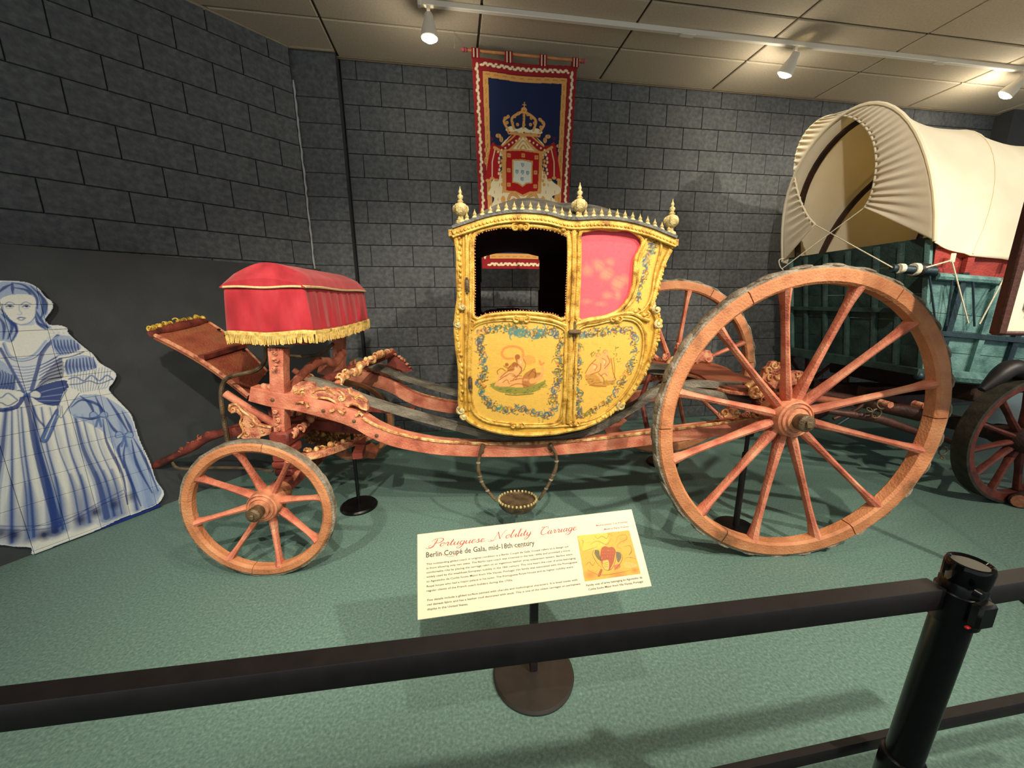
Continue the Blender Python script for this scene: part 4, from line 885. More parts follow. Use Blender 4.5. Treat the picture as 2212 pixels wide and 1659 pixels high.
fm_ = mkmesh('roof_finial', fin, M['cream'])
for px in ((996, 489), (1251, 480), (1448, 513)):
    u, z = cb(px)
    for sv in (0, 1):
        o = bpy.data.objects.new('roof_finial', fm_); COL.objects.link(o); o.parent = rf; o.location = (u, .175 if sv == 0 else 2*VM-.175, z+.012)
# dark wooden sill under the body
sl = botc[2:-2]; obj('body_sill', MB().loft([[(u, vf(z)+.02, z-.004) for u, z in sl] + [(u, vf(z)+.02, z-.022) for u, z in sl[::-1]], [(u, 2*VM-vf(z)-.02, z-.004) for u, z in sl] + [(u, 2*VM-vf(z)-.02, z-.022) for u, z in sl[::-1]]]), M['roof'], car, sm=False)
# ---------------------------------------------------------------- undercarriage
zf1 = lambda l: [(600 + x/5.53, 740 + y/5.53) for x, y in l]
zf2 = lambda l: [(260 + x/3.456, 820 + y/3.456) for x, y in l]
zr = lambda l: [(1540 + x/9.218, 720 + y/9.218) for x, y in l]
def mir(l): return [(u, 2*VM - v, z) for u, v, z in l]
rail = C3([(548, 848), (600, 861), (650, 868), (700, 880), (745, 893), (780, 908), (810, 926), (850, 943), (900, 955), (960, 964), (1050, 968), (1150, 967), (1250, 961), (1350, 950), (1450, 937), (1550, 924), (1650, 907), (1700, 905)], .36, 3)
for f in (lambda l: l, mir):
    p = f(rail); r_ = obj('perch_rail', MB().bar(p, [.085, .10, .092, .085, .08, .08], .075), M['red'], car)
    q = [(u, v + (-.036 if f is not mir else .036), z + .043) for u, v, z in p[16:]]
    obj('rail_moulding', MB().tube(q, .010, 6), M['gilt'], r_)
    bt = MB()
    for px in ((597, 860), (705, 883), (770, 905), (818, 936), (1043, 970), (1187, 968)):
        b = f([c3(px, .36)])[0]; v0 = b[1] + (-.04 if f is not mir else .04); bt.lathe([(.002, -.008), (.010, -.004), (.011, .006)], 8, (b[0], v0, b[2]), 'y')
    obj('rail_bolts', bt, M['iron'], r_, kind='stuff')
rs = random.Random(11)
def carving(m, path, n, r, rs, curls=True):
    P = [np.array(p) for p in path]; 
    for i in range(n):
        t = (i+.5)/n*(len(P)-1); a = int(t); f = t-a; c = P[a]*(1-f)+P[min(a+1, len(P)-1)]*f
        j = np.array([rs.uniform(-.4, .4) for _ in range(3)])*r
        m.ball(tuple(c+j), (r*rs.uniform(.5, .9), r*rs.uniform(.5, .9), r*rs.uniform(.5, .9)), 8, 5)
        if curls and i % 2 == 0: m.scroll(tuple(c + j + np.array([0, -r*.7, r*.2])), r*rs.uniform(.6, 1), r*.22, rs.uniform(0, 6), rs.uniform(.7, 1.2), sgn=rs.choice([-1, 1]))
    return m
def plate(name, px, v, t, mt, parent=None):
    q = [cv(p, v) for p in px]; return obj(name, MB().prism(q, v - t/2, v + t/2, lambda x, z, a: (x, a, z)), mt, parent or car, sm=False)
# fretwork on the near rail
fw = zf1([(130, 620), (180, 560), (200, 510), (270, 470), (350, 465), (430, 480), (470, 540), (520, 555), (560, 520), (620, 545), (700, 540), (780, 560), (870, 540), (900, 590), (960, 600), (1010, 640), (1070, 700), (1085, 800), (1010, 775), (960, 735), (900, 728), (850, 755), (740, 745), (680, 690), (600, 655), (500, 650), (430, 682), (250, 655)])
for s_ in (0, 1):
    v = .35 if s_ == 0 else 2*VM-.35; q = [cv(p, .35) for p in fw]
    pl = obj('rail_fretwork', MB().prism(q, v-.016, v+.016, lambda x, z, a: (x, a, z)), M['carve'], car, sm=False)
    m = MB(); sg = -.018 if s_ == 0 else .018
    E3 = lambda l: [(cv(p, .35)[0], v+sg, cv(p, .35)[1]) for p in zf1(l)]
    for l in ([(430, 600), (480, 560), (560, 545), (640, 560), (700, 620)], [(420, 680), (500, 652), (600, 657), (680, 692), (740, 745)], [(850, 755), (900, 728), (960, 735), (1010, 775), (1080, 800)], [(860, 540), (880, 600), (940, 630), (1010, 640), (1070, 700)], [(740, 560), (790, 600), (820, 640), (800, 680), (760, 690)]): m.tube(smooth(E3(l), 4), [.004, .008, .004], 6)
    obj('gilt_edge', m, M['gilt'], pl, kind='stuff')
    m = MB()
    for (x, y), R in (((310, 595), .022), ((770, 665), .015), ((240, 590), .014), ((620, 560), .014), ((960, 650), .014)): c = E3([(x, y)])[0]; m.scroll(c, R, R*.35, 1, 1.3); m.ball(c, (R*.5, .01, R*.5), 6, 4)
    for l in ([(250, 700), (300, 690), (350, 700)], [(380, 690), (385, 730), (400, 750)], [(690, 770), (700, 790), (660, 800)], [(740, 760), (770, 800), (820, 830)], [(820, 760), (830, 800)], [(1000, 800), (990, 830), (960, 850)], [(1010, 820), (1040, 850)]): c = E3(l); m.tube(smooth([(u, v_+(-.02 if s_ == 0 else .02), z) for u, v_, z in c], 3), [.008, .006, .009], 6)
    obj('scroll_carving', m, M['gilt'], pl, kind='stuff')
    plate_px = zf2([(820, 180), (860, 172), (900, 205), (950, 250), (1000, 280), (1040, 330), (1090, 345), (1140, 350), (1130, 400), (1060, 420), (1040, 450), (960, 455), (900, 420), (930, 380), (915, 320), (930, 290), (880, 240), (840, 250), (816, 215)])
    q = [cv(p, .35) for p in plate_px]; bk = obj('scroll_bracket', MB().prism(q, v-.014, v+.014, lambda x, z, a: (x, a, z)), M['carve'], car, sm=False)
    m = MB(); G3 = lambda l: [(cv(p, .35)[0], v+sg, cv(p, .35)[1]) for p in zf2(l)]
    for l in ([(830, 190), (880, 180), (930, 230), (990, 275), (1040, 330), (1140, 350)], [(890, 215), (920, 270), (910, 320), (935, 380), (895, 425)]): m.tube(smooth(G3(l), 4), .006, 6)
    for (x, y), R in (((855, 218), .022), ((1000, 330), .014), ((960, 400), .016), ((1080, 380), .012), ((930, 330), .012)): m.scroll(G3([(x, y)])[0], R, R*.28, 2, 1.2)
    obj('gilt_edge', m, M['gilt'], bk, kind='stuff')
    # seat posts
    f = (lambda l: l) if s_ == 0 else mir
    pp = f(C3([(602, 752), (604, 800), (606, 860), (609, 905), (612, 968)], .36))
    po = obj('seat_post', MB().bar(pp, [.085, .075, .08, .06, .065], .07, up=(1, 0, 0)), M['red'], car)
    m = MB(); carving(m, [(u, v_-(.04 if s_ == 0 else -.04), z) for u, v_, z in f(C3([(604, 760), (604, 795)], .36))], 5, .018, rs); carving(m, [(u, v_-(.04 if s_ == 0 else -.04), z) for u, v_, z in f(C3([(606, 880), (608, 925)], .36))], 5, .02, rs)
    obj('post_carving', m, M['carve'], po, kind='stuff')
    m = MB(); a = f([c3((570, 835), .36)])[0]; b = f([c3((606, 838), .36)])[0]
    m.tube([a, b], [.016, .022, .02, .03], 10); m.ball(a, .02); obj('side_knob', m, M['carve'], po)
    obj('diagonal_brace', MB().tube(f(C3([(487, 850), (540, 884), (600, 920)], .40)), .022, 10), M['red'], car)
# footboard leaning forward
fa, fb = c3((333, 728), .58), c3((535, 858), .58); fd, fe = (fa[0]+.03, 1.02, fa[2]), (fb[0]+.03, 1.02, fb[2])
fd = c3((450, 700), 1.02); fe = c3((575, 805), 1.02)
m = MB(); nrm = np.cross(np.array(fb)-np.array(fa), np.array(fd)-np.array(fa)); nrm /= np.linalg.norm(nrm); nrm *= .014
A4 = [np.array(x) for x in (fa, fb, fe, fd)]
rows = []
for i in range(9):
    t = i/8; a = A4[0]*(1-t)+A4[1]*t; b = A4[3]*(1-t)+A4[2]*t; sag = nrm*2.0*math.sin(PI*t)
    rows.append([tuple(a+nrm+sag), tuple(b+nrm+sag), tuple(b-nrm+sag), tuple(a-nrm+sag)])
fbd = obj('footboard', m.loft(rows), M['oldwood'], car)
top = [tuple(A4[0]*(1-t)+A4[3]*t+np.array([-.015, 0, .02])) for t in (0, .25, .5, .75, 1)]
obj('rolled_edge', MB().tube(top, [.02, .034, .036, .034, .02], 10), M['darkred'], fbd)
m = MB(); carving(m, [tuple(np.array(p)+np.array([-.01, 0, .028])) for p in top], 16, .024, rs); obj('gilt_cresting', m, mat('bright_gilt', [(120, 84, 30), (206, 170, 60), (236, 206, 100)], 30, .4, .2, (120, .5)), fbd, kind='stuff')
m = MB().tube([tuple(r[0]) for r in rows], .012, 6); m.tube([tuple(r[1]) for r in rows], .010, 6); obj('board_edging', m, M['carve'], fbd, kind='stuff')
ca = A4[0]*.55 + A4[1]*.45 + nrm*4; cb_ = A4[3]*.45 + A4[2]*.55 + nrm*4
if nrm[2] < 0: ca -= nrm*8; cb_ -= nrm*8
obj('foot_cleat', MB().bar([tuple(ca), tuple(cb_)], .03, .035), M['darkred'], fbd)
up_ = nrm if nrm[2] > 0 else -nrm
m = MB()
for t in (.2, .32, .44, .62): p = A4[3]*(1-t)+A4[2]*t + up_*3.2 + np.array([.0, -.04, 0]); m.ball(tuple(p), (.012, .012, .008), 8, 4)
obj('board_bolts', m, M['black'], fbd, kind='stuff')
for v, px in ((.5, [(574, 745), (572, 778), (552, 800), (503, 812), (484, 824), (478, 850), (482, 895), (492, 952)]), (1.06, [(720, 742), (690, 765), (655, 770), (625, 768)])):
    obj('iron_stay', MB().tube(C3(px, v, 5), .013, 8), M['iron'], car)
obj('iron_stay', MB().tube(C3([(572, 810), (580, 800), (600, 790)], .8, 4), .005, 6), M['iron'], car)
# cross members
cs = [c3((622, 848), .45), c3((650, 812), .62), c3((680, 785), .78), c3((702, 778), .92), c3((722, 784), 1.0), c3((742, 760), 1.14)]
cc = obj('carved_crosspiece', MB().tube(smooth(cs, 5), [.03, .026, .032, .026, .034, .026], 10), M['red'], car)
m = MB(); carving(m, cs, 12, .020, rs, False); obj('bark_carving', m, M['red'], cc, kind='stuff')
obj('cross_bar', MB().tube([c3((700, 822), .6), c3((850, 762), 1.16)], .028, 10), M['darkred'], car)
cp_ = smooth([c3((728, 834), .42), c3((745, 810), .55), c3((770, 800), .68), c3((790, 782), .82), c3((820, 768), .98), c3((846, 758), 1.16)], 3)
m = MB().tube(cp_, .022, 8); obj_ = obj('carved_cresting', m, M['carve'], car)
m = MB(); carving(m, cp_, 30, .034, rs); obj('flower_carving', m, M['gilt'], obj_, kind='stuff')
wg = plate('crest_wing', [(838, 772), (850, 764), (866, 776), (880, 786), (892, 800), (880, 804), (850, 792), (838, 786)], 1.16, .03, M['darkred'])
m = MB(); carving(m, [c3((850, 762), 1.14), c3((872, 776), 1.14), c3((888, 798), 1.14)], 6, .016, rs); obj('flower_carving', m, M['carve'], wg, kind='stuff')
# front axle, bolsters, turntable
ua = -2.85
fx = obj('front_axle', MB().box((ua-.04, .08, .34), (ua+.04, 1.48, .43), .012), M['darkred'], car)
for i, (z0, z1, a) in enumerate(((.435, .475, .05), (.478, .52, .06), (.523, .56, .05), (.563, .61, .065))): obj('bolster_block', MB().box((ua-a, .30, z0), (ua+a, .42, z1), .006), M['darkred'], car); obj('bolster_block', MB().box((ua-a, 1.14, z0), (ua+a, 1.26, z1), .006), M['darkred'], car)
obj('bolster', MB().box((ua-.055, .30, .612), (ua+.055, 1.26, .70), .012), M['darkred'], car)
m = MB(); carving(m, [(ua+.05, .34, .66), (ua+.06, .8, .72), (ua+.05, 1.22, .66)], 22, .032, rs); obj('bolster_carving', m, M['carve'], car, kind='stuff')
sw = smooth([c3((640, 990), .42), c3((700, 976), .52), c3((760, 955), .70), c3((800, 940), .88), c3((825, 925), 1.05)], 5)
swb = obj('sway_bar', MB().bar(sw, .04, .07), M['carve'], car)
m = MB(); carving(m, [(u, v, z+.035) for u, v, z in sw[2:-4]], 12, .024, rs); obj('bar_carving', m, M['gilt'], swb, kind='stuff')
obj('sway_moulding', MB().tube([(u, v-.04, z-.008) for u, v, z in sw], .010, 6), M['gilt'], swb)
sw2 = [(u, 2*VM - v, z) for u, v, z in sw]; obj('sway_bar', MB().bar(sw2, .04, .06), M['darkred'], car)
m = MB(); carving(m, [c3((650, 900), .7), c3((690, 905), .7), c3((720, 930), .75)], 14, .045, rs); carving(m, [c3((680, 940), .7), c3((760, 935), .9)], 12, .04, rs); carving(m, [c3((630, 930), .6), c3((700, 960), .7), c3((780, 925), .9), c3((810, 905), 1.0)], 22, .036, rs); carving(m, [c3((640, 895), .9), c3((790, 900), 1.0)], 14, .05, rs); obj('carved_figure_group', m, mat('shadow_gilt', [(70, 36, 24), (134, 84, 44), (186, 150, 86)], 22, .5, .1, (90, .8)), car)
fl_ = MB(); carving(fl_, [c3((730, 912), .62)], 6, .03, rs, False); obj('carved_flower', fl_, M['gilt'], car)
cbm = MB()
for v in (.55, 1.02): cbm = MB().bar([(ua-.45, v, .62), (ua-.1, v*.6+.31, .66), (ua+.3, v, .64), (ua+.62, v, .60)], .06, .05); obj('futchell', cbm, M['darkred'], car)
m = MB(); carving(m, [c3((640, 985), .45), c3((655, 990), .46)], 4, .02, rs); carving(m, [c3((740, 925), .8), c3((790, 915), .85), c3((820, 935), .95)], 10, .028, rs); obj('end_carving', m, M['carve'], car, kind='stuff')
plate('iron_strap', [(775, 930), (800, 915), (803, 940), (790, 970), (778, 975)], .95, .03, M['iron'])
plate('corner_block', [(782, 960), (800, 958), (818, 972), (812, 988), (790, 985)], .95, .06, M['oldwood'])
plate('triangle_brace', [(608, 1065), (614, 1018), (650, 1018), (632, 1046), (616, 1070)], .34, .03, M['red'])
# draught pole reaching forward
pp = [c3((297, 1024), .8), c3((310, 1020), .8), c3((330, 1008), .8), c3((352, 998), .8), c3((372, 987), .8), c3((395, 977), .8), c3((420, 962), .8), c3((440, 950), .8), c3((452, 942), .8), c3((480, 935), .8), c3((520, 922), .8), (ua-.1, .8, .66)]
pl = obj('draught_pole', MB().tube(pp, [.022, .026, .022, .028, .022, .026, .034, .028, .036, .028, .03, .03], 10), M['darkred'], car)
m = MB(); carving(m, [c3((395, 970), .8), c3((425, 952), .8), c3((455, 935), .8)], 9, .022, rs); carving(m, [c3((352, 1000), .8), c3((362, 995), .8)], 2, .018, rs, False); obj('pole_carving', m, M['oldwood'], pl, kind='stuff')
obj('drag_rod', MB().tube(C3([(372, 998), (382, 1010), (410, 1013), (470, 1010), (545, 1012), (590, 1018)], .7, 4), .009, 6), M['iron'], car)
# leather braces
near_s = [(672, 824), (720, 838), (760, 852), (800, 868), (880, 893), (960, 915), (1010, 928), (1060, 940), (1110, 950), (1170, 951), (1230, 944), (1290, 924), (1330, 902), (1380, 872), (1425, 842), (1500, 848), (1560, 856), (1620, 868)]
ns_ = C3(near_s, .40, 3)
for f in (lambda l: l, mir):
    sp = obj('suspension_strap', MB().bar(f(ns_), .034, .065), M['leather'], car)
    obj('strap_layer', MB().bar([(u, v, z+.022) for u, v, z in f(ns_)], .010, .055), M['leather'], sp)
    obj('strap_end', MB().bar(f(C3([(1425, 838), (1500, 828), (1600, 833)], .46)), .04, .06), M['leather'], sp)
# step hanging from the near rail
vs = .30; st_ = empty('step', c3((1118, 1079), vs), 0, car); so = Vector(c3((1118, 1079), vs))
def S3(l, n=5): return smooth([tuple(Vector(c3(p, vs)) - so) for p in l], n)
for l in ([(1044, 960), (1036, 985), (1033, 1010), (1040, 1040), (1056, 1064), (1072, 1082)], [(1187, 960), (1200, 980), (1201, 1008), (1190, 1036), (1177, 1060), (1164, 1080)]):
    q = S3(l); a_ = obj('step_arm', MB().tube(q, [.015, .010, .009, .013, .009, .011, .008], 8), M['iron'], st_)
    m = MB()
    for t in (.35, .52, .6, .78): p = q[int(t*(len(q)-1))]; m.ball(p, (.014, .014, .010), 8, 4)
    obj('arm_knot', m, M['tyre'], a_, kind='stuff')
ra, rb_ = .118, .10; E_ = lambda k, q, z: (ra*q*math.cos(k), rb_*q*math.sin(k), z)
N = 40; m = MB(); m.loft([[E_(2*PI*i/N, .78, -.055) for i in range(N)], [E_(2*PI*i/N, .96, -.03) for i in range(N)], [E_(2*PI*i/N, 1.0, 0) for i in range(N)], [E_(2*PI*i/N, .93, .002) for i in range(N)], [E_(2*PI*i/N, .9, -.008) for i in range(N)]])
obj('step_tread', m, M['iron'], st_)
m = MB()
for i in range(30): k = 2*PI*i/30; p = E_(k, .97, .004); m.ball(p, (.008, .008, .009), 6, 4)
obj('tread_studs', m, M['cream'], st_, kind='stuff')
# rear platform, axle, scrolls
board = [CF.onz(p, .90) for p in [(1408, 787), (1450, 778), (1535, 774), (1590, 793), (1640, 815), (1690, 846), (1705, 868), (1670, 862), (1620, 846), (1560, 818), (1500, 812), (1440, 812), (1410, 802)]]
board = [(-.26, 1.40), (-.05, 1.44), (.20, 1.40), (.22, 1.1), (.14, .8), (.16, .5), (.06, .34), (-.10, .30), (-.2, .36), (-.22, .52), (-.16, .8), (-.24, 1.1)]
m = MB(); m.prism(smooth(board, 4, True), .872, .905, lambda x, y, a: (x, y, a)); rb = obj('rear_platform', m, M['oldwood'], car, sm=False)
bd3 = [(x, y, .88) for x, y in smooth(board, 6, True)]; obj('platform_edge', MB().tube(bd3 + [bd3[0]], .012, 6), M['carve'], rb)
obj('rear_axle', MB().box((-.045, .08, .745), (.045, 1.48, .845), .012), M['darkred'], car)
obj('axle_bolster', MB().box((-.05, .25, .848), (.05, 1.31, .87), .008), M['darkred'], car)
for s_ in (0, 1):
    f = (lambda l: l) if s_ == 0 else mir; sg = 1 if s_ == 0 else -1
    R3 = lambda l: f([c3(p, .30) for p in zr(l)])
    cr_ = empty('rear_scrollwork', R3([(1250, 900)])[0], 0, car); o0 = Vector(cr_.location)
    loc = lambda p: tuple(Vector(p) - o0)
    body_px = [(950, 900), (1000, 700), (1080, 660), (1130, 560), (1240, 545), (1260, 640), (1370, 660), (1440, 740), (1440, 860), (1500, 800), (1620, 740), (1760, 750), (1840, 900), (1810, 1060), (1690, 1080), (1600, 1010), (1440, 1080), (1200, 1090), (1100, 1000)]
    q = R3(body_px); vv = f([(0, .30, 0)])[0][1]
    obj('scroll_plate', MB().loft([[(u-o0.x, vv-.013-o0.y, z-o0.z) for u, v, z in q], [(u-o0.x, vv+.013-o0.y, z-o0.z) for u, v, z in q]]), M['carve'], cr_, sm=False)
    for (x, y), R, tn in (((1050, 730), .022, 1.2), ((1190, 620), .024, 1.3), ((1380, 700), .018, 1.2), ((1110, 850), .022, 1), ((1300, 830), .03, .6), ((1740, 880), .034, 1.4), ((1640, 800), .018, 1.2), ((1400, 1120), .026, .7), ((800, 1130), .058, 1.5), ((1000, 1300), .024, 1.2), ((1080, 1310), .020, 1.1), ((1700, 1040), .018, 1), ((190, 1560), .026, 1.3), ((430, 1560), .026, 1.1), ((650, 1580), .02, 1.1)):
        c = R3([(x, y)])[0]; m = MB(); m.scroll(loc((c[0], c[1]-sg*.018, c[2])), R, R*.30, rs.uniform(0, 6), tn, sgn=rs.choice([-1, 1]), n=8); m.ball(loc((c[0], c[1]-sg*.006, c[2])), (R*.55, .012, R*.55), 8, 5)
        obj('carved_scroll', m, M['gilt'] if R > .021 else M['carve'], cr_)
    m = MB()
    carving(m, [loc(p) for p in R3([(880, 1250), (960, 1400), (1050, 1450), (1300, 1200)])], 12, .024, rs); carving(m, [loc(p) for p in R3([(120, 1600), (300, 1560), (560, 1600), (850, 1640)])], 12, .016, rs); carving(m, [loc(p) for p in R3([(1150, 760), (1300, 760), (1420, 850)])], 8, .02, rs)
    obj('leaf_carving', m, M['carve'], cr_, kind='stuff')
    obj('rail_head', MB().bar(f(C3([(1640, 908), (1672, 890), (1700, 860), (1715, 836)], .34, 4)), [.08, .09, .08, .05], .07), M['oldwood'], car)
for v, px in ((1.40, (1461, 752)), (1.36, (1432, 772)), (1.40, (1478, 766))):
    m = MB(); c = c3(px, v); carving(m, [c, (c[0]+.02, c[1], c[2]+.02)], 5, .028, rs); obj('carved_flower', m, M['carve'], car)
plate('rear_stay', [(1302, 922), (1312, 915), (1332, 912), (1345, 902), (1352, 906), (1334, 922), (1348, 935), (1310, 938)], 1.05, .05, M['red'])
obj('rear_strut', MB().tube([c3((1408, 795), 1.2), c3((1385, 860), 1.0), c3((1398, 925), .9)], .018, 8), M['darkred'], car)

# ---------------------------------------------------------------- coachman's seat
se = empty('driver_seat', (-2.81, VM, 1.25), 0, car); SO = Vector((-2.81, VM, 1.25))
u0, u1, v0, v1 = -3.015, -2.610, .30, 1.26
def ring_path(d, n=26):
    pts = []; r = .03
    cs_ = [(u0-d, v0-d), (u1+d, v0-d), (u1+d, v1+d), (u0-d, v1+d)]
    for i in range(4):
        a, b = cs_[i], cs_[(i+1) % 4]; nn = n if i % 2 == 0 else int(n*2.4)
        for k in range(nn):
            t = (k+.5)/nn; x = a[0]+(b[0]-a[0])*t; y = a[1]+(b[1]-a[1])*t
            nx, ny = (b[1]-a[1]), -(b[0]-a[0]); L_ = math.hypot(nx, ny); pts.append((x, y, nx/L_, ny/L_, i, t))
    return pts
def bottom(i, t): 
    base = 1.262 + (.006*math.cos(t*PI*2) if i == 0 else 0) + (0 if i != 1 else .02*t - .012*math.sin(PI*t)) + (.02 if i == 2 else 0)
    return base
rp = ring_path(0); rings = []
for j in range(9):
    t = j/8; ring = []
    for (x, y, nx, ny, i, s_) in rp:
        amp = (.009 if i in (1, 3) else .004)*t**.6
        d = .012*t + amp*(math.sin(s_*(62 if i in (1, 3) else 17)+i) + .6*math.sin(s_*(101 if i in (1, 3) else 29)+1))
        zb = bottom(i, s_); z = 1.500 + (zb-1.500)*t; ring.append((x+nx*d-SO.x, y+ny*d-SO.y, z-SO.z))
    rings.append(ring)
sk = obj('velvet_skirt', MB().loft(rings, True, False), M['velvet'], se); solid(sk, .006)
last = rings[-1]
fr = MB(); n_ = len(last)
for k in range(n_):
    a, b = np.array(last[k]), np.array(last[(k+1) % n_]); L_ = np.linalg.norm(b-a); c = max(2, int(L_/.0062))
    for q in range(c):
        p = a + (b-a)*(q+.5)/c; x, y, nx, ny, i, s_ = rp[k]; o_ = np.array([nx, ny, 0])*.006
        e = p + o_*1.5 + np.array([rs.uniform(-.003, .003), rs.uniform(-.003, .003), -.052-rs.uniform(0, .008)])
        fr.tube([tuple(p+o_+np.array([0, 0, .004])), tuple(p+o_*1.6+np.array([0, 0, -.022])), tuple(e)], [.0026, .0034, .0032], 5)
obj('fringe_strands', fr, M['fringe'], se, kind='stuff')
band_ = [tuple(np.array(p)+np.array([rp[k][2], rp[k][3], 0])*.006+np.array([0, 0, .002])) for k, p in enumerate(last)]
obj('fringe_band', MB().bar(band_+[band_[0]], .020, .008), M['fringe'], se)
pp_ = [(x+nx*.008-SO.x, y+ny*.008-SO.y, 1.502+.003*math.sin(s_*9)-SO.z) for x, y, nx, ny, i, s_ in rp]
obj('piping', MB().tube(pp_+[pp_[0]], .0075, 6), M['piping'], se)
# padded top: an arch across, ends slightly rounded
rings = []; NA = 22; prof = []
for k in range(NA+1):
    t = k/NA; u = u0 - .012 + (u1-u0+.024)*t; h = 1.505 + .05*min(1, t*12, (1-t)*12)**.5 + .075*(math.sin(PI*t)**1.2); prof.append((u, h))
for j in range(15):
    s_ = j/14; v = v0-.012 + (v1-v0+.024)*s_; e = min(1, s_*16, (1-s_)*16)**.5
    rings.append([(u-SO.x, v-SO.y, 1.5 + (h-1.5)*(.35+.65*e) + .0025*math.sin(v*60)*(1 if (u-u0) > .3 else .3) - SO.z) for u, h in prof] + [(u1+.006-SO.x, v-SO.y, 1.498-SO.z), (u0-.006-SO.x, v-SO.y, 1.498-SO.z)])
obj('seat_cushion', MB().loft(rings), M['velvet'], se)
obj('seat_frame', MB().box((-.19, -.46, -.02), (.19, .46, .03), .01), M['darkred'], se)
for v in (.36, 1.2): obj('seat_bearer', MB().bar([(-.17, v-VM, -.03), (.17, v-VM, -.03)], .05, .05), M['darkred'], se)
# ================================================================ iron stands holding the carriage
def stand(px, ztop_px, label, rad=.13, tilt=0, name='support_stand', grp='round based stands'):
    x, y, _ = fpt(px); r = empty(name, (x, y, 0)); tag(r, label, 'stand', None)
    obj('base_disc', MB().lathe([(.002, 0), (rad, 0), (rad, .012), (rad*.93, .022), (rad*.5, .028), (.02, .032), (.002, .032)], 40), M['black'], r)
    d = ray(ztop_px); t = math.hypot(x, y)/math.hypot(d[0], d[1]); z = CAM_H + d[2]*t
    return r, z
r, z = stand((776, 1094), (768, 1000), 'small black round stand under the front end of the coach', .125); z = .60
obj('pole', MB().lathe([(.012, .03), (.012, .4), (.010, .405), (.010, z-.03), (.022, z-.025), (.022, z)], 12), M['black'], r)
r, z = stand((1588, 1143), (1618, 935), 'black round stand seen through the big near wheel', .125)
obj('pole', MB().lathe([(.018, .03), (.018, z*.8), (.012, z*.81), (.012, z-.02), (.03, z-.015), (.03, z)], 12), M['blackm'], r)
r, z = stand((1430, 1000), (1418, 960), 'dark round stand on the floor behind the big near wheel', .135); z = .86
obj('pole', MB().lathe([(.016, .03), (.014, z), (.002, z)], 12), M['black'], r)
r, z = stand((769, 1000), (769, 990), 'dark stand', .12); bpy.data.objects.remove(r.children[0]); bpy.data.objects.remove(r)

# ================================================================ covered wagon (frame GF: u along the side, v away)
wg = empty('covered_wagon', (3.42, 2.24, 0), -.10532); tag(wg, 'covered wagon with teal box, red upper boards and gathered cream canvas top', 'wagon')
def g3(px, v): u, z = GF.onv(px, v); return (u, v, z)
M['batten'] = mat('lit_green_batten', [(44, 66, 62), (70, 94, 88)], 12, .6, 0, (80, .5))  # lighter green puts the light on the batten edges into the colour
W_ = 1.20; LEN = 3.4; Zb, Zt = .88, 1.60
lean = lambda z: -.16*(z-Zb)/.9            # the end slopes outward
flare = lambda z: -.05*(z-Zb)/.9           # the side slopes towards the visitor
def sag(u): t = (u/LEN); return -.16*math.sin(PI*min(max(t, 0), 1)) if True else 0
def side_board(name, z0, z1, mt, v, sgn, th=.022, ua=None):
    rings = []
    for i in range(13):
        u = -0.0 + LEN*i/12; s = sag(u)*.7; l0, l1 = (lean(z0), lean(z1)) if i == 0 else (0, 0)
        f0, f1 = flare(z0)*sgn, flare(z1)*sgn
        rings.append([(u+l0, v+f0, z0+s), (u+l1, v+f1, z1+s), (u+l1, v+f1+th*sgn, z1+s), (u+l0, v+f0+th*sgn, z0+s)])
    return obj(name, MB().loft(rings), mt, wg, sm=False)
for v, sgn in ((0, 1), (W_, -1)):
    for z0, z1 in ((.90, 1.055), (1.059, 1.21), (1.214, 1.33), (1.334, 1.575)): side_board('side_board', z0, z1, M['teal'], v, sgn)
    side_board('top_board', 1.60, 1.76, M['wred'], v, sgn); side_board('top_board', 1.764, 1.80, M['wred'], v, sgn)
    def rail_(name, z, r, mt, off=.022, hh=None):
        p = [(LEN*i/12 + (lean(z) if i == 0 else 0), v + (flare(z)-off)*sgn, z + sag(LEN*i/12)*.7) for i in range(13)]
        return obj(name, MB().tube(p, r, 8) if not hh else MB().bar(p, hh, r), mt, wg)
    rail_('bottom_sill', .885, .045, M['teal'], .03); rail_('middle_rail', 1.19, .03, M['iront'], .02, .035); rail_('top_rail', 1.575, .026, M['teal'], .024)
    for i in range(12):
        u = .10 + i*.27; s = sag(u)*.7; z1 = 1.68 if i % 2 == 0 else 1.58
        m = MB().bar([(u-.0, v+(flare(.9)-.014)*sgn, .9+s), (u-.015, v+(flare(z1)-.014)*sgn, z1+s)], .045, .028, up=(1, 0, 0)); obj('side_post', m, M['teal'] if z1 < 1.6 else M['iront'], wg)
        if i % 2 == 0: obj('upper_cleat', MB().bar([(u-.012, v+(flare(1.6)-.018)*sgn, 1.61+s), (u-.018, v+(flare(1.72)-.018)*sgn, 1.71+s)], .05, .03, up=(1, 0, 0)), M['wred'], wg)
for i, (a, b) in enumerate((((2007, 592), (2020, 690)), ((2058, 600), (2044, 704)), ((2101, 600), (2105, 705)))):
    obj('iron_strap', MB().tube([g3(a, -.075), g3(b, -.06)], .006, 6), M['iront'], wg)
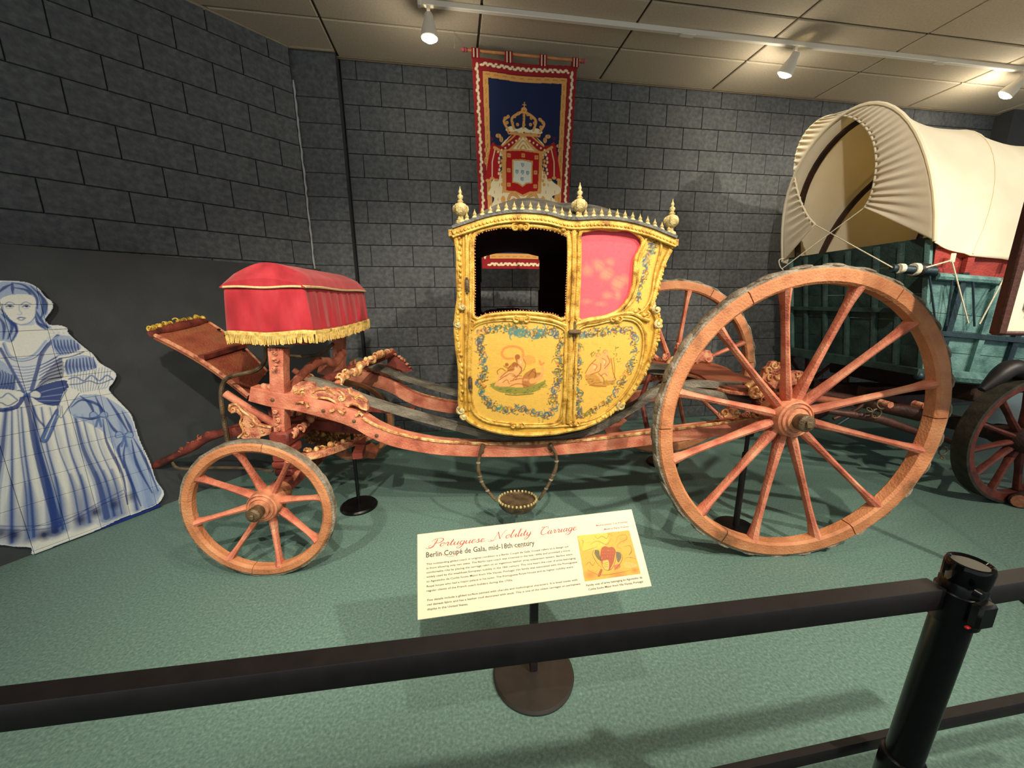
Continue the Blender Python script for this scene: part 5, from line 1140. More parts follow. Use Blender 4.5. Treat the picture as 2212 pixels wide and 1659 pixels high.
# end gate: boards and battens, dark green
def gp(v, z, o=0): return (lean(z)-o, v, z)
zs_g = [.90, 1.09, 1.27, 1.46, 1.66, 1.84]
for a, b in zip(zs_g, zs_g[1:]):
    f0, f1 = flare(a), flare(b)
    obj('gate_board', MB().loft([[gp(f0+.0, a+.003), gp(f1, b-.003), gp(f1, b-.003, -.02), gp(f0, a+.003, -.02)], [gp(W_-f0, a+.003), gp(W_-f1, b-.003), gp(W_-f1, b-.003, -.02), gp(W_-f0, a+.003, -.02)]]), M['dteal'], wg, sm=False)
for v in (-.02, .16, .34, .58, .80, 1.02, 1.2):
    f = flare(1.8)*(1 if v < .5 else -1)*0
    obj('gate_batten', MB().bar([gp(v, .9, .016), gp(v+f, 1.82, .016)], .035, .022, up=(0, 1, 0)), M['batten'] if 0 < v < 1.1 else M['teal'], wg)
obj('gate_rail', MB().bar([gp(-.03, 1.34, .03), gp(W_+.03, 1.34, .03)], .035, .03), M['dteal'], wg)
obj('gate_sill', MB().bar([gp(-.04, .90, .03), gp(W_*.45, .90, .03)], .05, .07), M['dteal'], wg); obj('gate_sill', MB().bar([gp(W_*.42, .895, .04), gp(W_+.04, .895, .04)], .08, .07), M['dteal'], wg)
# wrapped pole lashed across the end at the top, sticking out at the near corner
pl = obj('lashed_pole', MB().tube([g3((1926, 580), -.02), g3((2018, 586), -.08)], .028, 10), M['iront'], wg)
for px, r, mt in (((1945, 580), .032, M['rope']), ((1985, 583), .046, M['blackm']), ((1995, 584), .046, M['blackm']), ((1975, 582), .042, M['rope']), ((2012, 586), .034, M['iront'])):
    c = g3(px, -.045); obj('pole_wrapping', MB().tube([(c[0]-.015, c[1], c[2]), (c[0]+.015, c[1]-.002, c[2])], r, 12), mt, pl)
obj('bolt_head', MB().ball(g3((1985, 812), -.03), .03), M['iront'], wg)
# floor and inner boards
obj('wagon_bed', MB().box((.02, .03, .90), (LEN, W_-.03, .93)), M['dteal'], wg, sm=False)
# bows and canvas
hoops = [(-.35, 2.87, -.22, 1.80), (.38, 2.70, .05, 1.72), (1.1, 2.60, 1.1, 1.68), (1.8, 2.60, 1.8, 1.66), (2.6, 2.72, 2.7, 1.68)]
def hoop(ua, za, ub, zb, n=28, r=0):
    pts = []
    for k in range(n+1):
        a = PI*k/n; c = math.cos(a); s = math.sin(a); s2 = s**.82
        v = W_/2 - (W_/2 + (.088 if c > 0 else .06) + (-.05 if c > 0 else .07)*math.sin(2*min(a, PI-a)) + r)*c; z = zb + (za + r - zb)*s2; u = ub + (ua-ub)*s2; pts.append((u, v, z))
    return pts
for h in hoops: obj('canvas_bow', MB().bar([(u+(.11 if h is hoops[0] else .03), v, z) for u, v, z in hoop(*h, r=-.065)], .05, .02, up=(1, 0, 0)), M['bow'], wg)
obj('ridge_pole', MB().bar([(-.30, W_/2, 2.83), (.40, W_/2, 2.64), (1.1, W_/2, 2.54)], .035, .04), M['bow'], wg)
# between the bows the cloth sinks a little
Hs = [np.array(hoop(*h)) for h in hoops]; rings = []
for a, b in zip(Hs, Hs[1:]):
    for k in range(8):
        t = k/8; P = a*(1-t)+b*t; c = np.array([P[:, 0].mean(), W_/2, 1.9]); dip = .035*math.sin(PI*t)
        q = P.copy(); q[:, 1] = W_/2 + (P[:, 1]-W_/2)*(1-dip); q[:, 2] = 1.6 + (P[:, 2]-1.6)*(1-dip*1.2); rings.append(q)
rings.append(Hs[-1])
# hem: extend the lower edge down over the boards in swags
R2 = []
for i, q in enumerate(rings):
    lo = q[0].copy(); uu = lo[0]; hz = float(np.interp(uu, [-.19, 0, .06, .27, .50, 1.1, 2.7], [1.79, 1.74, 1.70, 1.695, 1.66, 1.63, 1.63])); lo[2] = min(hz, lo[2]-.004); lo[1] -= .004; hi = q[-1].copy(); hi[2] = min(hz, hi[2]-.004)
    R2.append([tuple(lo)] + [tuple(p) for p in q] + [tuple(hi)])
cvs = obj('canvas_cover', MB().loft(R2, False, False), M['canvas'], wg); solid(cvs, .004)
obj('canvas_seam', MB().tube([tuple(p) for p in (Hs[1]*.98 + Hs[2]*.02)], .005, 5), M['canvas'], cvs)
obj('canvas_hem', MB().tube([tuple(p) for p in Hs[0]], .012, 6), M['canvas'], cvs)
# gathered end: cloth drawn in from the first bow to an oval opening
out_ = np.array(hoop(*hoops[0], n=96)); n = len(out_)
A3, B3, C3_ = out_[4], out_[n//2], out_[-5]; nn = np.cross(B3-A3, C3_-A3); nn /= np.linalg.norm(nn)
o0 = np.array([0, 0, CAM_H]) - GF.o
def onpl(px, off=0):
    d = ray(px); dl = np.array([d @ GF.U, d @ GF.V, d[2]]); c = np.array([o0 @ GF.U, o0 @ GF.V, o0[2]]); t = (nn @ (A3 - c) + off)/(nn @ dl); return c + dl*t
inner_px = [(1868, 448), (1880, 425), (1889, 390), (1893, 350), (1888, 310), (1874, 280), (1850, 258), (1820, 249), (1790, 250), (1762, 264), (1738, 290), (1722, 325), (1716, 365), (1720, 400), (1730, 435), (1745, 466), (1762, 486)]
inn_ = np.array(smooth([tuple(onpl(p)) for p in inner_px], 20)); 
idx = np.linspace(0, len(inn_)-1, n*5); inn_ = np.stack([np.interp(idx, range(len(inn_)), inn_[:, k]) for k in range(3)], 1)
idx = np.linspace(0, n-1, n*5); out3 = np.stack([np.interp(idx, range(n), out_[:, k]) for k in range(3)], 1)
rows = []; rr = random.Random(5); ph_ = np.cumsum([rr.uniform(.3, .8) for _ in range(n*5)])
for j in range(13):
    t = j/12; P = out3*(1-t) + inn_*t; a_ = .012*(t**1.3); off = a_*np.sin(ph_*1.0)[:, None]*nn + nn*(-.05*math.sin(PI*t)*0)
    rows.append([tuple(p) for p in P + off])
ge = obj('gathered_end', MB().loft(rows, False, False), M['canvas'], wg); solid(ge, .003)
obj('draw_cord', MB().tube([tuple(p) for p in inn_[::4]], .007, 6), M['canvas'], ge)
for l in ([inn_[0], g3((1690, 580), .9)], [inn_[-1], g3((1928, 578), -.03)]): obj('tie_rope', MB().tube([tuple(x) for x in l], .0045, 5), M['rope'], wg)
for l in ([(2056, 562), (2092, 698)], [(2183, 574), (2116, 700)], [(2000, 578), (2056, 562)]): obj('tie_rope', MB().tube([g3(p, -.09) for p in l], .0045, 5), M['rope'], wg)
for px in ((2058, 557), (2184, 569)): c = g3(px, -.085); obj('corner_tab', MB().box((c[0]-.018, c[1]-.006, c[2]-.03), (c[0]+.018, c[1]+.004, c[2]+.03), .004), M['canvas'], wg)
obj('rope_hook', MB().tube(smooth([g3(p, .85) for p in [(1693, 558), (1683, 562), (1685, 575), (1692, 584)]], 4), .004, 6), M['rope'], wg)
# running gear
def wagon_wheel(c, R, n):
    w_ = empty('wagon_wheel', c, 0, wg); N = 72
    def prof(ps, mt, nm):
        rings = [[(r*math.cos(2*PI*i/N), v, r*math.sin(2*PI*i/N)) for r, v in ps] for i in range(N)]; rings.append(rings[0]); obj(nm, MB().loft(rings, True, False), mt, w_)
    prof([(R-.018, 0), (R, .002), (R, .098), (R-.018, .10)], M['wtyre'], 'tyre'); prof([(R-.07, .015), (R-.015, .008), (R-.015, .092), (R-.07, .085)], M['wheelw'], 'felloe_ring')
    for k in range(n):
        a = 2*PI*(k+.35)/n; d = np.array([math.cos(a), 0, math.sin(a)])
        obj('spoke', MB().tube([d*.07+np.array([0, .06, 0]), d*(R*.5)+np.array([0, .055, 0]), d*(R-.06)+np.array([0, .05, 0])], [.03, .022, .026], 8, .7, up=(0, 1, 0)), M['wheelw'], w_)
    obj('hub', MB().lathe([(.002, -.12), (.05, -.118), (.055, -.05), (.085, -.02), (.095, .05), (.085, .12), (.07, .2), (.002, .2)], 20, ax='y'), M['bow'], w_)
wx, wy = 3.884-3.42, 1.837-2.24; wu = wx*CF.U[0] + wy*CF.U[1]; wv_ = wx*CF.V[0] + wy*CF.V[1]
wagon_wheel((wu, wv_, .463), .463, 12); wagon_wheel((wu, W_ + .28, .463), .463, 12)
wagon_wheel((wu+2.2, wv_, .60), .60, 14)
obj('wagon_axle', MB().box((wu-.05, wv_+.1, .41), (wu+.05, W_+.3, .51), .01), M['bow'], wg)
obj('wagon_axle', MB().box((wu+2.15, wv_+.1, .55), (wu+2.25, W_+.3, .65), .01), M['bow'], wg)
obj('bolster_beam', MB().box((wu-.07, -.02, .66), (wu+.07, W_+.02, .84), .015), M['bow'], wg)
obj('hound_beam', MB().bar([(wu-.5, .35, .58), (wu+.5, .45, .58)], .09, .09), M['wood'], wg); obj('hound_beam', MB().bar([(wu-.5, W_-.35, .58), (wu+.5, W_-.45, .58)], .09, .09), M['wood'], wg)
obj('reach_pole', MB().bar([(wu-.3, W_/2, .6), (wu+2.3, W_/2, .62)], .09, .08), M['wood'], wg)
vb = .02
def gb(name, l, r, mt, vs_=None, n=10): 
    v = vs_ or [vb]*len(l); return obj(name, MB().tube([g3(p, q) for p, q in zip(l, v)], r, n), mt, wg)
gb('tongue', [(1650, 832), (1760, 850), (1860, 868), (1990, 895)], [.035, .04, .05, .06], M['wood'], [.9, .6, .35, .1])
gb('double_tree', [(1640, 856), (1740, 858), (1840, 872)], [.03, .035, .03], M['oldwood'], [.5, .4, .3])
gb('single_tree', [(1788, 888), (1840, 895), (1900, 905), (1985, 935)], [.022, .03, .034, .026], M['wood'], [.1, .05, 0, -.05])
gb('single_tree', [(2000, 936), (2030, 945), (2062, 957)], [.02, .022, .018], M['wood'], [-.15, -.15, -.15])
gb('cross_brace', [(1800, 905), (1850, 885), (1870, 870)], .014, M['wood'], [.3, .3, .3]); gb('cross_brace', [(1805, 920), (1840, 898)], .012, M['iront'], [.3, .3])
def ring_(c, R, r, nm='chain_ring', tilt=0):
    m = MB(); N = 20; path = [(R*math.cos(2*PI*i/N), R*math.sin(2*PI*i/N)*math.sin(tilt), R*math.sin(2*PI*i/N)*math.cos(tilt)) for i in range(N+1)]
    return obj(nm, m.tube(path, r, 6, up=(0, 1, 0)), M['iron'], wg, loc=c)
ring_(g3((1893, 893), -.03), .036, .007); ring_(g3((1902, 876), -.03), .026, .006, 'chain_hook', .6); ring_(g3((1878, 885), -.03), .018, .005, tilt=.9); ring_(g3((1886, 900), -.03), .015, .005, tilt=1.2)
ring_(g3((2037, 974), -.15), .032, .005); ring_(g3((2036, 989), -.15), .012, .004, tilt=.8)
for px in ((1916, 873), (1990, 876)): c = g3(px, -.04); obj('peg_end', MB().lathe([(.002, -.03), (.024, -.028), (.026, .05)], 12, c, 'y'), M['carve'], wg)
# rounded dark leather drape lying over the wheel
c = g3((2190, 800), -.30); bx = obj('black_drape', MB().tube(smooth([g3(p, -.30) for p in [(2120, 842), (2150, 818), (2180, 797), (2205, 800), (2235, 830), (2250, 870)]], 4), [.02, .05, .06, .055, .05], 10), M['blackm'], wg)
lg = empty('wheel_chock', (fpt((2196, 1094))[0], fpt((2196, 1094))[1], 0)); tag(lg, 'short dark log with a pale cut end wedged by the wagon wheel', 'log')
obj('log_body', MB().tube([(.12, .015, .052), (0, 0, .052), (-.02, -.015, .052)], .05, 12), M['bow'], lg); obj('cut_end', MB().tube([(-.02, -.015, .052), (-.027, -.022, .052)], .044, 12), mat('cut_wood', [(120, 70, 46), (150, 96, 66)], 30), lg)

# ================================================================ framed notice at the right edge
nf = Frame((0, 0), -.32); nY = 1.85
def n3(px): u, z = nf.onv(px, nY); return u, z
ul, zb_ = n3((2143, 722)); zt_ = n3((2226, 430))[1]; ub = ul
ns0 = Vector(nf.w(ul+.35, nY, 0)); nr = empty('framed_notice', ns0, -.32); tag(nr, 'brown framed parchment notice on a stand cut off by the right edge of the photo', 'sign')
X0, X1, Z0, Z1 = -.35, .35, zb_, zb_+.95
obj('notice_sheet', MB().box((X0+.02, -.006, Z0+.01), (X1-.02, .006, Z1-.02)), mat('parchment', [(206, 196, 172), (222, 214, 190)], 3, .7, 0, None), nr, sm=False)
for a, b in (((X0, -.02, Z0), (X0+.035, .02, Z1)), ((X1-.035, -.02, Z0), (X1, .02, Z1)), ((X0, -.02, Z1-.035), (X1, .02, Z1)), ((X0, -.012, Z0-.004), (X1, .012, Z0+.014))): obj('notice_frame', MB().box(a, b, .006), M['wood'], nr)
obj('border_line', MB().tube([(X0+.075, -.008, Z1-.1), (X0+.075, -.008, Z0+.10), (X0+.088, -.008, Z0+.085), (X0+.088, -.008, Z0+.07), (X0+.105, -.008, Z0+.055), (X1-.06, -.008, Z0+.055)], .0015, 4), M['gtext'], nr)
obj('printed_bar', MB().box((X0+.12, -.0085, Z0+.135), (X1-.1, -.006, Z0+.142)), M['black'], nr, sm=False)
obj('notice_post', MB().tube([(.28, .03, 0), (.28, .03, Z1-.2)], .018, 12), M['black'], nr); obj('base_disc', MB().lathe([(.002, 0), (.17, 0), (.17, .015), (.02, .03), (.002, .03)], 32, (.28, .03, 0)), M['black'], nr)

# ================================================================ text panel on a stand
sx, sy, sz, yaw, tilt, sw_, sh_, roll = .246, 1.12, .540, -.051, .854, .795, .259, .049
e1 = np.array([math.cos(yaw), math.sin(yaw), 0]); n0 = np.array([-math.sin(yaw), math.cos(yaw), 0]); e2 = n0*math.cos(tilt) + np.array([0, 0, 1])*math.sin(tilt)
ea = e1*math.cos(roll) + e2*math.sin(roll); eb = -e1*math.sin(roll) + e2*math.cos(roll); en = np.cross(ea, eb)
SC = np.array([sx, sy, sz])
sg = empty('information_sign', (sx+.012, sy+.04, 0)); tag(sg, 'cream text panel about a Portuguese nobility carriage on a tilted black stand', 'sign')
Tm = Matrix([[ea[i], eb[i], en[i], SC[i]] for i in range(3)] + [[0, 0, 0, 1]])
bd = obj('sign_board', MB().box((-sw_/2, -sh_/2, -.006), (sw_/2, sh_/2, 0), .0015), M['paper']); bd.parent = sg; bd.matrix_parent_inverse = Matrix.Translation(-Vector(sg.location)); bd.matrix_basis = Tm
def sp2(px):
    d = ray(px); t = (en @ (SC - CO))/(en @ d); q = CO + d*t - SC; return (q @ ea, q @ eb)
ss = lambda x, y: sp2((880 + x/3.95, 1080 + y/3.95))
def text(body, p0, p1, h, mt, nm='text_line', spacing=1.0):
    """one printed line from p0 to p1 (board coordinates of its baseline ends), letters h tall"""
    cu = bpy.data.curves.new(nm, 'FONT'); cu.body = body; cu.size = 1; cu.offset = .012; cu.resolution_u = 2; cu.space_character = spacing
    o = bpy.data.objects.new(nm, cu); COL.objects.link(o); bpy.context.view_layer.update(); wdt = max(o.dimensions.x, .01)
    L_ = math.dist(p0, p1); a = math.atan2(p1[1]-p0[1], p1[0]-p0[0]); cu.extrude = 0.0
    me = bpy.data.meshes.new_from_object(o); bpy.data.objects.remove(o); me.materials.clear(); me.materials.append(mt); o = bpy.data.objects.new(nm, me); COL.objects.link(o)
    o.parent = bd; o.location = (p0[0], p0[1], .0006); o.rotation_euler = (0, 0, a); o.scale = (L_/wdt, h/.70, 1)
    return o
lines = [("This outstanding gilded coach in original condition is a Berlin Coup\u00e9 de Gala. Coup\u00e9 refers to a design cut", (162, 556), (1375, 403)),
 ("in front allowing only two seats. The Berlin type coach was invented in the late 1600s and provided a more", (162, 592), (1386, 437)),
 ("comfortable ride by placing the carriage cabin on an ingenious leather strap suspension system. Berlins were", (162, 628), (1408, 470)),
 ("widely used by the wealthiest European nobility in the 18th century. This one bears the coat of arms belonging", (163, 665), (1436, 503)),
 ("to Agostinho da Cunha Souto Maior from Vila Vi\u00e7osa, Portugal. His family was associated with the Portuguese", (163, 704), (1450, 536)),
 ("Royal house who had a major palace in his town. The Portuguese Royal House and its higher nobility were", (163, 746), (1412, 578)),
 ("regular clients of the French coach builders during the 1700s.", (163, 784), (900, 690)),
 ("Fine details include a gilded surface painted with cherubs and mythological characters. It is lined inside with", (167, 864), (1450, 688)),
 ("red damask fabric and has a leather roof decorated with studs. This is one of the oldest carriages on permanent", (167, 903), (1476, 722)),
 ("display in the United States.", (168, 942), (518, 896))]
for b, a, c in lines: text(b, ss(*a), ss(*c), .0056, M['gtext'])
text("Berlin Coup\u00e9 de Gala, mid-18th century", ss(156, 492), ss(1084, 385), .0165, M['gtext'], 'subtitle_line')
text("Motive power: 2 to 4 horses", ss(1610, 224), ss(1876, 192), .0050, M['rtext']); text("Made in Paris, France", ss(1678, 256), ss(1886, 232), .0050, M['rtext'])
text("Family coat of arms belonging to Agostinho da", ss(1526, 738), ss(2003, 668), .0062, M['gtext'], 'caption_line'); text("Cunha Souto Maior from Vila Vi\u00e7osa, Portugal", ss(1544, 772), ss(2010, 703), .0062, M['gtext'], 'caption_line')
# title in a flowing script, drawn stroke by stroke
G = {'P': (1.25, [[(.55, 2.15), (.5, 1.4), (.3, .5), (0, 0), (-.4, -.05), (-.55, .3), (-.2, .6)], [(-.25, 1.5), (-.1, 2.0), (.5, 2.35), (1.3, 2.3), (1.55, 1.8), (1.2, 1.2), (.5, 1.05)]]),
     'N': (2.1, [[(-.55, .15), (-.3, -.1), (0, .1), (.3, 1.0), (.55, 2.2)], [(.55, 2.2), (.8, 1.2), (1.15, .05)], [(1.15, .05), (1.4, 1.3), (1.75, 2.2), (2.1, 2.35)]]),
     'C': (1.35, [[(1.2, 1.6), (1.35, 2.0), (1.1, 2.3), (.6, 2.1), (.2, 1.3), (.15, .5), (.5, 0), (1.0, .1), (1.4, .5)], [(.6, 2.1), (.3, 2.35), (.1, 2.1)]]),
     'o': (.85, [[(.55, .95), (.2, .8), (.1, .3), (.35, 0), (.65, .3), (.6, .85), (.5, .95), (.9, .8)]]),
     'r': (.75, [[(0, .3), (.2, .9), (.25, 1.1), (.4, .9), (.55, .9)], [(.55, .9), (.45, .3), (.55, 0), (.8, .3)]]),
     't': (.6, [[(0, .3), (.35, 1.6)], [(.4, 1.7), (.2, .5), (.3, 0), (.6, .3)], [(.05, 1.15), (.6, 1.2)]]),
     'u': (1.0, [[(0, .3), (.2, .95), (.15, .3), (.3, 0), (.6, .3), (.8, .95)], [(.8, .95), (.7, .3), (.8, 0), (1.0, .3)]]),
     'g': (.9, [[(.7, .9), (.3, .95), (.1, .4), (.3, 0), (.6, .3), (.75, .95)], [(.75, .95), (.6, -.3), (.2, -1.0), (-.25, -.85), (0, -.4), (.9, .3)]]),
     'q': (.9, [[(.7, .9), (.3, .95), (.1, .4), (.3, 0), (.6, .3), (.75, .95)], [(.75, .95), (.6, -.3), (.2, -1.0), (-.25, -.85), (0, -.4), (.9, .3)]]),
     'e': (.8, [[(0, .3), (.4, .55), (.6, .8), (.45, 1.0), (.2, .8), (.12, .3), (.35, 0), (.8, .3)]]),
     's': (.7, [[(0, .3), (.35, 1.05), (.4, .6), (.5, .2), (.25, 0), (.05, .1)], [(.3, 0), (.7, .3)]]),
     'b': (.85, [[(0, .3), (.5, 1.9), (.6, 2.2), (.4, 2.1), (.2, 1.0), (.15, .3), (.35, 0), (.6, .3), (.6, .8), (.9, .85)]]),
     'i': (.5, [[(0, .3), (.25, .95), (.15, .3), (.25, 0), (.5, .3)], [(.36, 1.35), (.38, 1.42)]]),
     'l': (.5, [[(0, .3), (.45, 1.8), (.5, 2.2), (.32, 2.1), (.15, .8), (.2, 0), (.5, .3)]]),
     'y': (.95, [[(0, .3), (.2, .95), (.15, .3), (.3, 0), (.6, .3), (.8, .95)], [(.8, .95), (.6, -.3), (.2, -1.0), (-.2, -.85), (.1, -.4), (.95, .3)]]),
     'a': (.9, [[(.65, .9), (.3, .95), (.1, .4), (.3, 0), (.6, .4), (.72, .95)], [(.72, .95), (.6, .3), (.7, 0), (.9, .3)]])}
def script(word, p0, p1, xh, nm='title_letter'):
    tot = sum(G[c][0] for c in word); a = math.atan2(p1[1]-p0[1], p1[0]-p0[0]); sc = math.dist(p0, p1)/tot; x = 0
    for c in word:
        m = MB()
        for stt in G[c][1]:
            q = smooth(stt, 7); P = [((x+px_)*sc + .42*py*xh, py*xh) for px_, py in q]
            for k in range(len(P)-1):
                dx, dy = P[k+1][0]-P[k][0], P[k+1][1]-P[k][1]; L_ = math.hypot(dx, dy)+1e-9; wd = .0006 + .0011*max(0, (-dy/L_))
                nx, ny = -dy/L_*wd, dx/L_*wd; ca_, sa_ = math.cos(a), math.sin(a)
                m.add([(p0[0]+X*ca_-Y*sa_, p0[1]+X*sa_+Y*ca_, .0007) for X, Y in ((P[k][0]+nx, P[k][1]+ny), (P[k][0]-nx, P[k][1]-ny), (P[k+1][0]-nx, P[k+1][1]-ny), (P[k+1][0]+nx, P[k+1][1]+ny))], [(0, 1, 2, 3)])
        o = obj(nm, m, M['rtext'], bd, sm=False); x += G[c][0]
script("Portuguese", ss(205, 404), ss(660, 356), .0112); script("Nobility", ss(735, 342), ss(1055, 298), .0112); script("Carriage", ss(1130, 300), ss(1445, 256), .0112)
def swash(l): 
    q = smooth([ss(*p) for p in l], 8); m = MB()
    for k in range(len(q)-1):
        dx, dy = q[k+1][0]-q[k][0], q[k+1][1]-q[k][1]; L_ = math.hypot(dx, dy)+1e-9; wd = .0005; nx, ny = -dy/L_*wd, dx/L_*wd
        m.add([(X, Y, .0008) for X, Y in ((q[k][0]+nx, q[k][1]+ny), (q[k][0]-nx, q[k][1]-ny), (q[k+1][0]-nx, q[k+1][1]-ny), (q[k+1][0]+nx, q[k+1][1]+ny))], [(0, 1, 2, 3)])
    obj('title_flourish', m, M['rtext'], bd, sm=False)
swash([(430, 440), (400, 475), (340, 480), (290, 460), (275, 440)]); swash([(1040, 345), (1000, 395), (940, 405), (900, 380)]); swash([(155, 410), (180, 415), (225, 395), (240, 330)]); swash([(685, 350), (720, 355), (760, 330)])
# small picture: arms painted on yellow
pq = [ss(1448, 305), ss(1893, 258), ss(1992, 630), ss(1512, 698)]
pcv = Canvas(min(p[0] for p in pq), max(p[0] for p in pq), min(p[1] for p in pq), max(p[1] for p in pq), .0009, lin((218, 160, 66)))
SP = lambda l, n=3: smooth([ss(*p) for p in l], n)
pr2 = random.Random(9)
pcv.poly(SP([(1448, 305), (1700, 280), (1680, 400), (1500, 440)]), lin((232, 190, 84)), .6)
for x, y, r, c in ((1560, 640, .03, (150, 96, 44)), (1800, 650, .04, (160, 104, 50)), (1940, 600, .02, (150, 100, 50)), (1520, 400, .02, (226, 180, 70)), (1850, 340, .02, (206, 140, 60)), (1700, 480, .032, (190, 130, 50))): pcv.disc(*ss(x, y), r, lin(c), .6, r*.6, soft=.8)
for l, c in (([(1650, 440), (1660, 405), (1690, 395), (1720, 405), (1750, 400), (1775, 430), (1770, 480), (1755, 540), (1720, 600), (1690, 590), (1660, 540), (1645, 490)], (150, 62, 50)), ([(1665, 520), (1715, 515), (1718, 590), (1690, 606), (1670, 570)], (214, 182, 84)), ([(1780, 440), (1815, 450), (1825, 490), (1800, 535), (1782, 500)], (60, 84, 80)), ([(1600, 425), (1635, 432), (1640, 470), (1655, 520), (1620, 500), (1595, 455)], (70, 84, 62)), ([(1840, 540), (1880, 530), (1940, 545), (1960, 565), (1900, 580), (1850, 570)], (212, 170, 92)), ([(1650, 585), (1665, 600), (1640, 655), (1620, 650)], (150, 70, 44)), ([(1760, 560), (1810, 545), (1815, 575), (1770, 600)], (186, 96, 70))): pcv.poly(SP(l), lin(c), .85)
for l, c in (([(1780, 360), (1800, 310), (1860, 300), (1870, 335), (1810, 365), (1790, 400), (1830, 420)], (190, 84, 56)), ([(1850, 400), (1900, 390), (1912, 440), (1890, 470), (1910, 440)], (64, 76, 56)), ([(1480, 345), (1500, 350), (1490, 400)], (80, 70, 40)), ([(1560, 380), (1620, 350), (1700, 380), (1740, 330)], (120, 84, 44)), ([(1500, 440), (1560, 420), (1620, 400)], (130, 90, 44)), ([(1600, 300), (1620, 330), (1660, 310), (1700, 330), (1720, 290), (1750, 310)], (70, 74, 66)), ([(1520, 560), (1550, 530), (1580, 560), (1600, 530)], (120, 80, 40)), ([(1850, 500), (1900, 490), (1970, 510)], (80, 100, 70)), ([(1590, 420), (1580, 470), (1620, 540), (1660, 580)], (50, 56, 44)), ([(1815, 440), (1835, 490), (1810, 550), (1760, 600)], (50, 56, 50)), ([(1650, 430), (1645, 500), (1680, 590), (1740, 590), (1780, 500), (1775, 430)], (90, 50, 40)), ([(1540, 600), (1640, 640), (1760, 630), (1900, 600)], (110, 76, 44))): pcv.line(SP(l, 4), [.0008, .0020, .0008], lin(c), .85)
for k in range(5):
    for j in range(3): pcv.disc(*ss(1665+22*k, 430+28*j), .0011, lin((206, 120, 90)), .8)
for k in range(3): pcv.line(SP([(1675, 540+16*k), (1710, 535+16*k)], 2), .0010, lin((110, 60, 40)))
for k in range(150):
    x, y = pr2.uniform(1460, 1960), pr2.uniform(270, 660); q_ = ss(x, y); pcv.line([q_, (q_[0]+pr2.uniform(-.004, .004), q_[1]+pr2.uniform(-.003, .003))], .0012, lin(pr2.choice([(130, 90, 44), (92, 84, 50), (226, 180, 90), (170, 96, 50), (84, 96, 84)])), .6)
pcv.noise(.04, 6)
o = obj('sign_picture', pcv.mesh('sign_picture', pcv.inside(pq), lambda X, Z: (X, Z, 0*X+.0007), M['print']), None, bd)
# its stand
m = MB().bar([(0, 0, .03), (0, 0, sz-.05)], .028, .028, up=(1, 0, 0)); obj('stand_pole', m, M['blackm'], sg)
m = MB().box((-.10, -.045, sz-.065), (.10, .0, sz-.055)); obj('board_bracket', MB().bar([(0, .0, sz-.06), (-.01, -.03, sz-.02)], .05, .12), M['blackm'], sg)
obj('base_disc', MB().lathe([(.002, 0), (.155, 0), (.157, .010), (.150, .018), (.03, .024), (.002, .024)], 48), mat('dark_brown_disc', [(40, 36, 32), (50, 45, 40)], 20, .45, 0, None), sg)

# ================================================================ barrier
BZ = .93
def bpt(px): u, v = WF.onz(px, BZ); return (u, v)
pu, pv = .862, .434
po = empty('barrier_post', (pu-.02, pv+.02, 0)); tag(po, 'glossy black barrier post with a round cap', 'post'); 
tl = (-.02, .02); px0 = lambda z: (0.02*(z/.98), -.02*(z/.98))
m = MB(); rings = []
def pr_(r, z): x, y = px0(z); return [(x+r*math.cos(2*PI*k/32), y+r*math.sin(2*PI*k/32), z) for k in range(32)]
obj('post_tube', MB().loft([pr_(r*.88, z) for r, z in ((.031, .012), (.031, .90), (.033, .901), (.034, .94), (.032, .945))]), M['black'], po)
obj('post_cap', MB().loft([pr_(r*.86, z) for r, z in ((.034, .946), (.035, .975), (.033, .981), (.029, .982), (.026, .979), (.001, .979))]), mat('gloss_cap', [(10, 10, 11), (16, 16, 17)], 8, .08, .3, None), po)
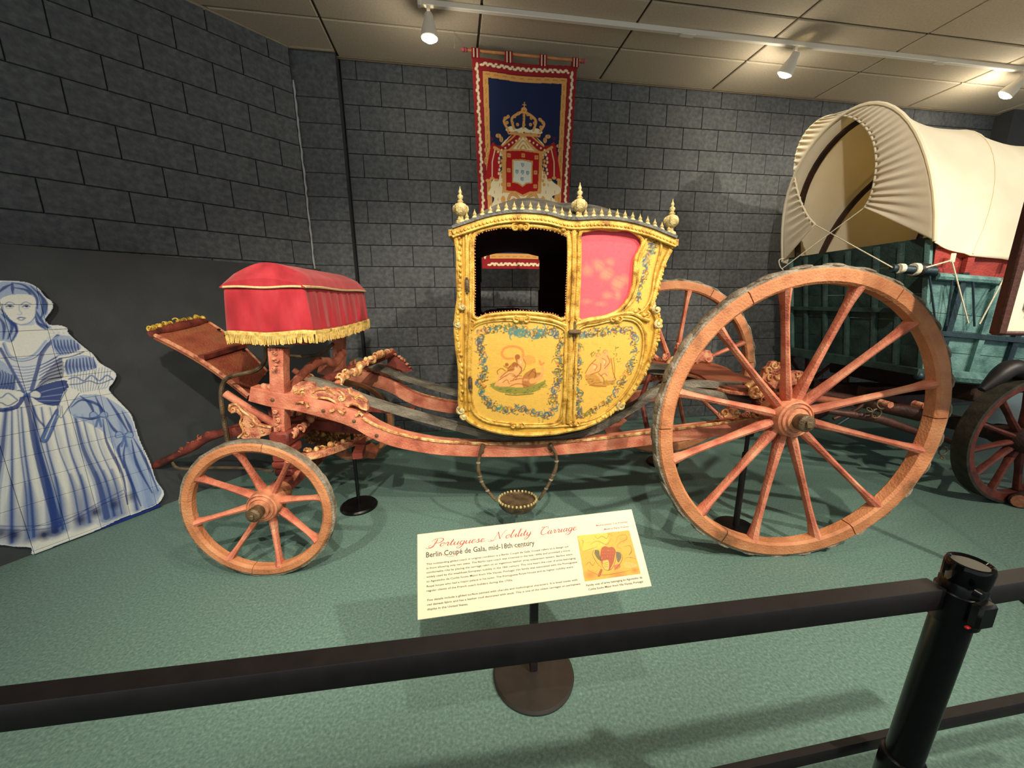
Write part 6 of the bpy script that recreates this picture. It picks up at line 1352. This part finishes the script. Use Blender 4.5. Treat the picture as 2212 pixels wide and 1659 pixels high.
obj('collar', MB().loft([pr_(r*.88, z) for r, z in ((.0315, .865), (.0375, .867), (.0375, .925), (.0315, .927))]), M['black'], po); obj('collar', MB().loft([pr_(r*.88, z) for r, z in ((.0315, .455), (.0375, .457), (.0375, .535), (.0315, .537))]), M['black'], po)
obj('base_disc', MB().lathe([(.002, 0), (.17, 0), (.17, .012), (.04, .02), (.002, .02)], 40), M['black'], po)
obj('belt_clip', MB().box((-.008, -.062, .885), (.028, -.045, .93), .004), M['black'], po); obj('clip_button', MB().lathe([(.002, -.006), (.008, -.005), (.009, .004)], 12, (-.014, -.056, .952), 'y'), M['black'], po)
obj('red_tab', MB().box((-.014, -.055, .883), (-.006, -.050, .887), .001), flat('red_plastic', (214, 40, 40), .5), po)
a, b = bpt((0, 1525)), bpt((2030, 1276)); dx, dy = b[0]-a[0], b[1]-a[1]; L_ = math.hypot(dx, dy); dx /= L_; dy /= L_
def beam(name, p, q, z, h, dp, label, root_at):
    r = obj(name, MB().bar([(p[0]-root_at[0], p[1]-root_at[1]+dp/2, -h/2), (q[0]-root_at[0], q[1]-root_at[1]+dp/2, -h/2)], h, dp), M['blackm'], loc=(root_at[0], root_at[1], z)); tag(r, label, 'barrier rail'); return r
beam('barrier_rail', (a[0]-dx*.35, a[1]-dy*.35), (b[0]+dx*.015, b[1]+dy*.015), BZ, .042, .030, 'long black upper rail crossing in front of the carriage left of the post', (a[0], a[1]))
c, d = bpt((2130, 1268)), bpt((2212, 1250)); beam('barrier_rail', (c[0]-.012, c[1]), (d[0]+.6, d[1]-.0), BZ-.002, .040, .030, 'short black upper rail running right from the barrier post', c)
lo = lambda px: WF.onz(px, .50)
a, b = lo((1700, 1652)), lo((1925, 1590)); beam('barrier_rail', (a[0]-1.0, a[1]), (b[0]+.02, b[1]), .50, .030, .014, 'thin black lower rail left of the barrier post', a)
c, d = lo((2040, 1553)), lo((2212, 1522)); beam('barrier_rail', (c[0]-.025, c[1]), (d[0]+.6, d[1]), .50, .034, .02, 'thin black lower rail right of the barrier post', c)
